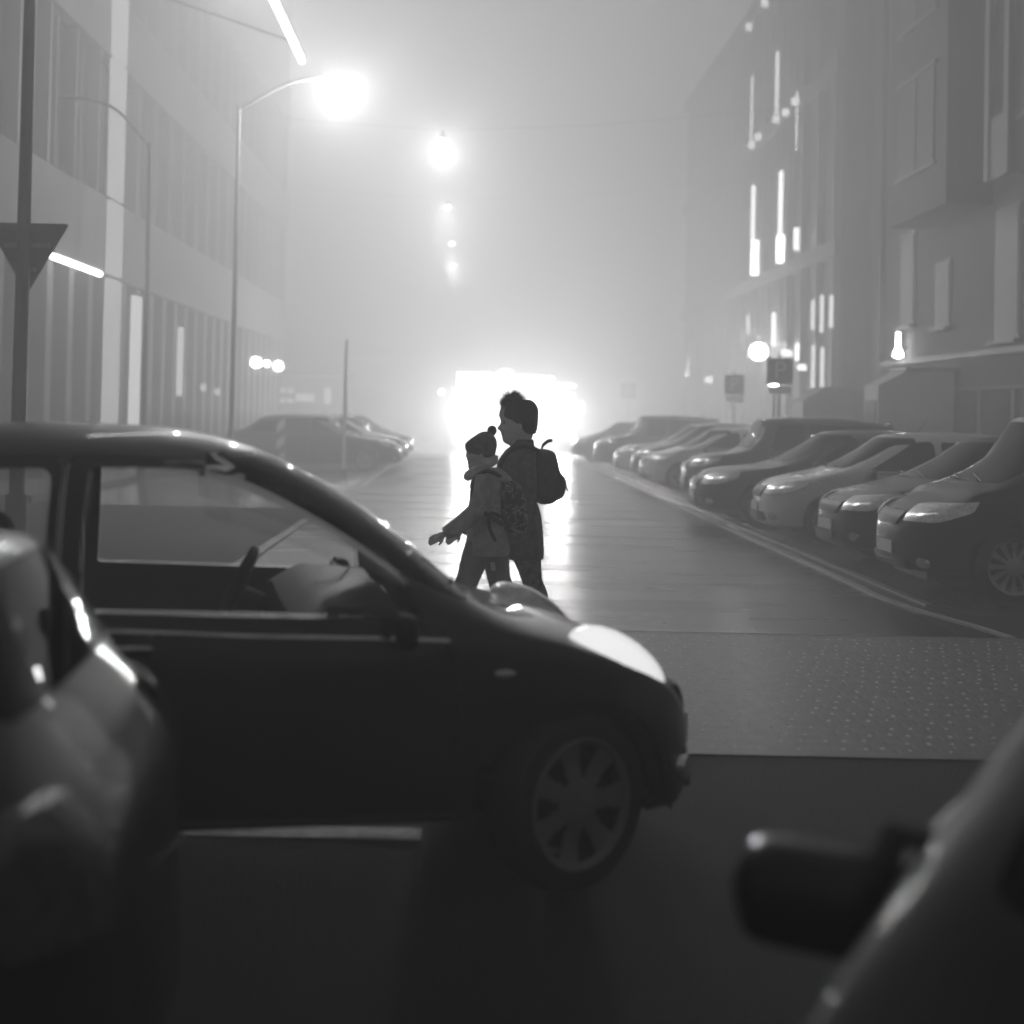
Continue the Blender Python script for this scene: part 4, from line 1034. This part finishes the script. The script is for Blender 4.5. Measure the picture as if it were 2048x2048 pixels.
# parking signs
def parking_sign(x, y, z, s, label, frame='steel_dark', plate='steel_dark'):
    e = empty('parking_sign', (x, y, .12)); tag(e, label, 'sign', 'parking signs on the right')
    MB().tube([(0, .04, 0), (0, .04, z + s / 2)], .03, 8).build('post', M['steel'], e)
    pl = MB().prism(rounded([(-s / 2, z - s / 2 - .12), (s / 2, z - s / 2 - .12), (s / 2, z + s / 2 - .12), (-s / 2, z + s / 2 - .12)], .05), -.01, .012).build('plate', M[plate], e)
    t = text_mesh('P', s * .95, .004); t.transform(Matrix.Translation((0, -.018, z - .12)) @ Matrix.Rotation(PI / 2, 4, 'X')); link('letter', t, M['plate'], pl)
    MB().box((0, 0, z - s / 2 - .26), (s * .85, .015, .18)).build('supplementary_plate', M['plate'], e)
M['sign_face'] = mat('blue_grey_sign_face', .04, .6, noise=(4, .035, .045))
parking_sign(8.3, 47.0, 2.65, .62, 'parking sign with a pale P, middle one, left of the glaring lamp', plate='sign_face')
parking_sign(7.45, 36.0, 2.75, .62, 'largest parking sign, dark, in front of the glaring lamp', plate='sign_face')
parking_sign(7.3, 69.0, 2.75, .7, 'faint small parking sign deep in the fog between the kiosk and the right row', plate='sign_face')

# striped marker post, grey pole and signs on the left
e = empty('marker_post', (-4.75, 37.6, 0)); tag(e, 'short marker post with slanting pale stripes in front of the dark saloon', 'post')
MB().box((0, 0, .6), (.22, .05, 1.35)).build('board', M['steel_dark'], e)
g = MB()
for k in range(3): g.prism([(-.10, .15 + k * .42), (.10, .30 + k * .42), (.10, .52 + k * .42), (-.10, .37 + k * .42)], -.032, -.027)
g.build('stripes', M['plate'], e)
M['pole_white'] = mat('pale_pole_paint', .75, .5, noise=(12, .7, .8))
e = empty('slim_pole', (-2.85, 39.0 - 5, 0)); tag(e, 'slim pale pole standing in front of the bonnet of the dark saloon', 'pole')
MB().tube([(0, 0, 0), (0, 0, 3.2)], [.045, .035], 12).build('shaft', M['pole_white'], e, 60); MB().tube([(0, 0, 0), (0, 0, .25)], .09, 12).build('base', M['steel'], e, 60)

# street lamps
def street_lamp(x, y, h, arm, lit, label, power=0, rad=.05, armrad=.03, group=None, pm='pole_pale'):
    e = empty('street_lamp', (x, y, .0)); tag(e, label, 'street lamp', group)
    MB().tube([(0, 0, 0), (0, 0, h)], [rad * 1.25, rad * .8], 14).build('pole', M[pm], e, 60)
    MB().tube([(0, 0, 0), (0, 0, .6)], rad * 1.7, 14).build('base', M[pm], e, 60)
    d = Vector(arm); a = MB().tube(curve([(0, 0, h - .1), (d.x * .55, d.y * .55, h + d.z * .75), tuple(Vector((0, 0, h)) + d)], 5, False), armrad, 8).build('arm', M[pm], e, 60)
    tip = Vector((0, 0, h)) + d; s = 1 if d.x > 0 else -1
    hd = MB(); hd.loft([[(tip.x + s * (t * .7 - .05), tip.y + w * math.cos(q), tip.z + .05 * w * 5 * max(-.2, math.sin(q)) + .01) for q in [2 * PI * k / 14 for k in range(14)]] for t, w in ((0, .05), (.2, .13), (.7, .15), (1, .06))])
    ho = hd.build('lamp_head', M['steel'], e, 50)
    gl = MB().sphere((tip.x + s * .3, tip.y, tip.z - .03), (.2, .10, .04), 14, 8).build('lens', M['bulb'] if lit else M['lamp_clear'], ho, 60)
    if power:
        L = bpy.data.lights.new('lamp_light', 'POINT'); L.energy = power; L.shadow_soft_size = .12; L.color = (1, 1, 1)
        lo = bpy.data.objects.new('lamp_light', L); col.objects.link(lo); lo.parent = e; lo.location = (tip.x + s * .3, tip.y, tip.z - .33)
    return e
PW = 460
street_lamp(-5.1, 32, 8.1, (1.85, 0, .65), True, 'street lamp with the biggest glow, its arm reaching over the road', PW, group=None)
def hanging_lamp(x, y, z, label, power):
    e = empty('hanging_lamp', (x, y, z)); tag(e, label, 'street lamp', 'lamps hanging over the middle of the street')
    MB().tube([(-8.35 - x, 0, 1.1), (-4, 0, .45), (0, 0, .24), (4.5, 0, .5), (10.75 - x, 0, 1.3)], .006, 6).build('span_wire', M['steel'], e, 60)
    hd = MB().lathe([(.01, .26), (.04, .24), (.05, .14), (.09, .06), (.10, 0), (.01, .02)], 18).build('lamp_head', M['steel'], e, 50)
    MB().sphere((0, 0, -.05), (.10, .10, .09), 14, 8).build('lens', M['bulb'], hd, 60)
    L = bpy.data.lights.new('lamp_light', 'POINT'); L.energy = power; L.shadow_soft_size = .14
    lo = bpy.data.objects.new('lamp_light', L); col.objects.link(lo); lo.parent = e; lo.location = (0, 0, -.40)
for k, Yl in enumerate((41, 54, 66, 77)):
    zz = 1.6 + (825 - (285, 418, 490, 533)[k]) * Yl / 2987
    xx = (((885, 895, 903, 908)[k] - 940) - .021 * (zz - 1.6) * 2987 / Yl) * Yl / 2987
    hanging_lamp(xx, Yl, zz + .1, ('second glowing lamp from the top, hanging up and left of centre', 'third glowing lamp from the top, small, above the child', 'fourth glowing lamp from the top, tiny, just below the third', 'lowest and farthest glowing lamp dot over the street')[k], PW * (.9, .6, .5, .48)[k])
street_lamp(-6.55, 30, 6.9, (-1.25, 0, .85), False, 'unlit street lamp with its arm bent left over the pavement', 0, .055, group=None)
street_lamp(-4.95, 16.4, 8.4, (-1.6, 0, .5), False, 'dark pole at the left edge carrying the give way sign', 0, .07, pm='steel_dark')
e = empty('give_way_sign', (-4.95, 16.28, 3.2)); tag(e, 'inverted triangular sign seen from behind on the pole at the left edge', 'sign')
MB().prism(rounded([(-.46, .40), (.46, .40), (0, -.40)], .05), .27, .285).build('plate', mat('sign_back', .07, .5, .3, noise=(5, .06, .08)), e)
MB().box((0, .25, .15), (.5, .03, .05)).box((0, .25, -.12), (.2, .03, .05)).build('bracket', M['steel'], e)

# kebab kiosk at the end of the street
K_ = empty('kiosk', (1.35, 62, 0)); tag(K_, 'glowing kebab kiosk at the end of the street behind the walkers', 'kiosk')
M['kiosk_wall'] = mat('kiosk_dark_panel', .03, .8, noise=(3, .02, .04))
part('wall', M['kiosk_wall'], K_, (0, 1.6, 1.25), (4.2, 3.0, 2.5)); part('roof', M['kiosk_wall'], K_, (0, 1.4, 2.56), (4.4, 3.4, .12))
for k in range(4): part('window', M['shop'], K_, (-1.5 + k * 1.0, .07, 1.5), (.9, .04, 1.3))
sb = part('sign_box', M['kiosk_wall'], K_, (.15, -.55, 2.95), (3.9, .22, .66))
part('sign_panel', M['signbox'], sb, (-1.2, -.68, 2.95), (1.4, .03, .6))
MB().sphere((.05, -.68, 3.02), (.42, .04, .40), 20, 12).build('sign_logo', M['signbox'], sb, 60)
t = text_mesh('KEBAP', .56, .02); t.transform(Matrix.Translation((1.27, -.69, 2.95)) @ Matrix.Rotation(PI / 2, 4, 'X')); link('sign_letters', t, M['signbox'], sb)
part('menu_board', emit_mat('menu_light', 1.2), K_, (3.0, -.3, 1.9), (.8, .05, .5))
for x_ in (-2.55, 2.0): MB().sphere((x_, -.75, 2.42), .10, 12, 8).build('bulb', M['bulb'], K_, 60)
for x_ in (-1.5, .5, 2.3):
    L = bpy.data.lights.new('kiosk_light', 'POINT'); L.energy = 1750; L.shadow_soft_size = .3
    lo = bpy.data.objects.new('kiosk_light', L); col.objects.link(lo); lo.parent = K_; lo.location = (x_, -1.6, 1.5)
# low shop on the far left with small lit panes
S_ = empty('low_shop', (-7.2, 66, 0)); tag(S_, 'low far shop with a few small lit panes left of the fog glow', 'shop')
part('wall', M['wall_dark'], S_, (0, 1, 1.5), (3.4, 2, 3)) ; part('roof', M['frame'], S_, (0, 1, 3.05), (3.7, 2.3, .1))
for x_, z_, w_, h_ in ((-1.1, 2.4, .25, .22), (-.75, 2.4, .25, .22), (-1.1, 1.95, .25, .22), (-.75, 1.95, .25, .22), (-.1, 2.1, .8, .35), (.9, 2.2, .3, .7)): part('window', M['led_soft'], S_, (x_, -.03, z_), (w_, .04, h_))
B_ = empty('billboard', (4.1, 64, 0)); tag(B_, 'pale poster board on legs just right of the kiosk', 'billboard')
part('panel', emit_mat('poster_glow', 1.5), B_, (0, 0, 2.1), (.75, .1, .9)); part('header', emit_mat('header_glow', 2), B_, (0, 0, 2.85), (.8, .1, .2))
for s in (-1, 1): part('leg', M['steel_dark'], B_, (s * .35, .08, 1.3), (.06, .06, 2.6))

# ------------------------------------------------------------------ night sky and fog
w = bpy.data.worlds.new('World'); scene.world = w; w.use_nodes = True; nt = w.node_tree
sk = nt.nodes.new('ShaderNodeTexSky'); sk.sky_type = 'NISHITA'; sk.sun_disc = False; sk.sun_elevation = R(4); sk.sun_rotation = R(0); sk.air_density = 2; sk.dust_density = 4
bw = nt.nodes.new('ShaderNodeRGBToBW'); nt.links.new(sk.outputs[0], bw.inputs[0]); nt.links.new(bw.outputs[0], nt.nodes['Background'].inputs['Color'])
nt.nodes['Background'].inputs['Strength'].default_value = .065
hz = MB().box((0, 58, 12.5), (176, 172, 27)).build('haze', None)
hm = bpy.data.materials.new('fog'); hm.use_nodes = True; hn = hm.node_tree; hn.nodes.clear()
ho = hn.nodes.new('ShaderNodeOutputMaterial'); pv = hn.nodes.new('ShaderNodeVolumePrincipled')
pv.inputs['Color'].default_value = (.97, .97, .97, 1); pv.inputs['Density'].default_value = .034; pv.inputs['Anisotropy'].default_value = .3
hn.links.new(pv.outputs[0], ho.inputs['Volume']); hz.data.materials.append(hm); tag(hz, kind='stuff')


# ------------------------------------------------------------------ camera
import mathutils
p_, r_ = R(1.2), R(1.2)
F = Vector((0, math.cos(p_), math.sin(p_))); R0 = Vector((1, 0, 0)); U0 = R0.cross(F)
U = U0 * math.cos(r_) - R0 * math.sin(r_); RR = R0 * math.cos(r_) + U0 * math.sin(r_)
cam = bpy.data.cameras.new('camera'); co = bpy.data.objects.new('camera', cam); col.objects.link(co)
mm = Matrix((RR, U, -F)).transposed().to_4x4(); mm.translation = Vector((0, 0, 1.6)); co.matrix_world = mm
cam.sensor_width = 24; cam.sensor_height = 24; cam.lens = 24 * 2987 / 2048
cam.shift_x = (1024 - 941.31) / 2048; cam.shift_y = -(1024 - 762.44) / 2048
cam.clip_start = .05; cam.clip_end = 1000
cam.dof.use_dof = True; cam.dof.focus_distance = 10.55; cam.dof.aperture_fstop = .95
scene.camera = co
# ------------------------------------------------------------------ render
scene.view_settings.view_transform = 'Standard'; scene.view_settings.look = 'None'
scene.view_settings.gamma = 1; scene.view_settings.exposure = 1.5
scene.render.film_transparent = False
c = scene.cycles
c.max_bounces = 8; c.diffuse_bounces = 2; c.glossy_bounces = 3; c.transmission_bounces = 4; c.transparent_max_bounces = 10; c.volume_bounces = 4
c.sample_clamp_indirect = 2; c.sample_clamp_direct = 0; c.use_denoising = True; c.caustics_reflective = False; c.caustics_refractive = False
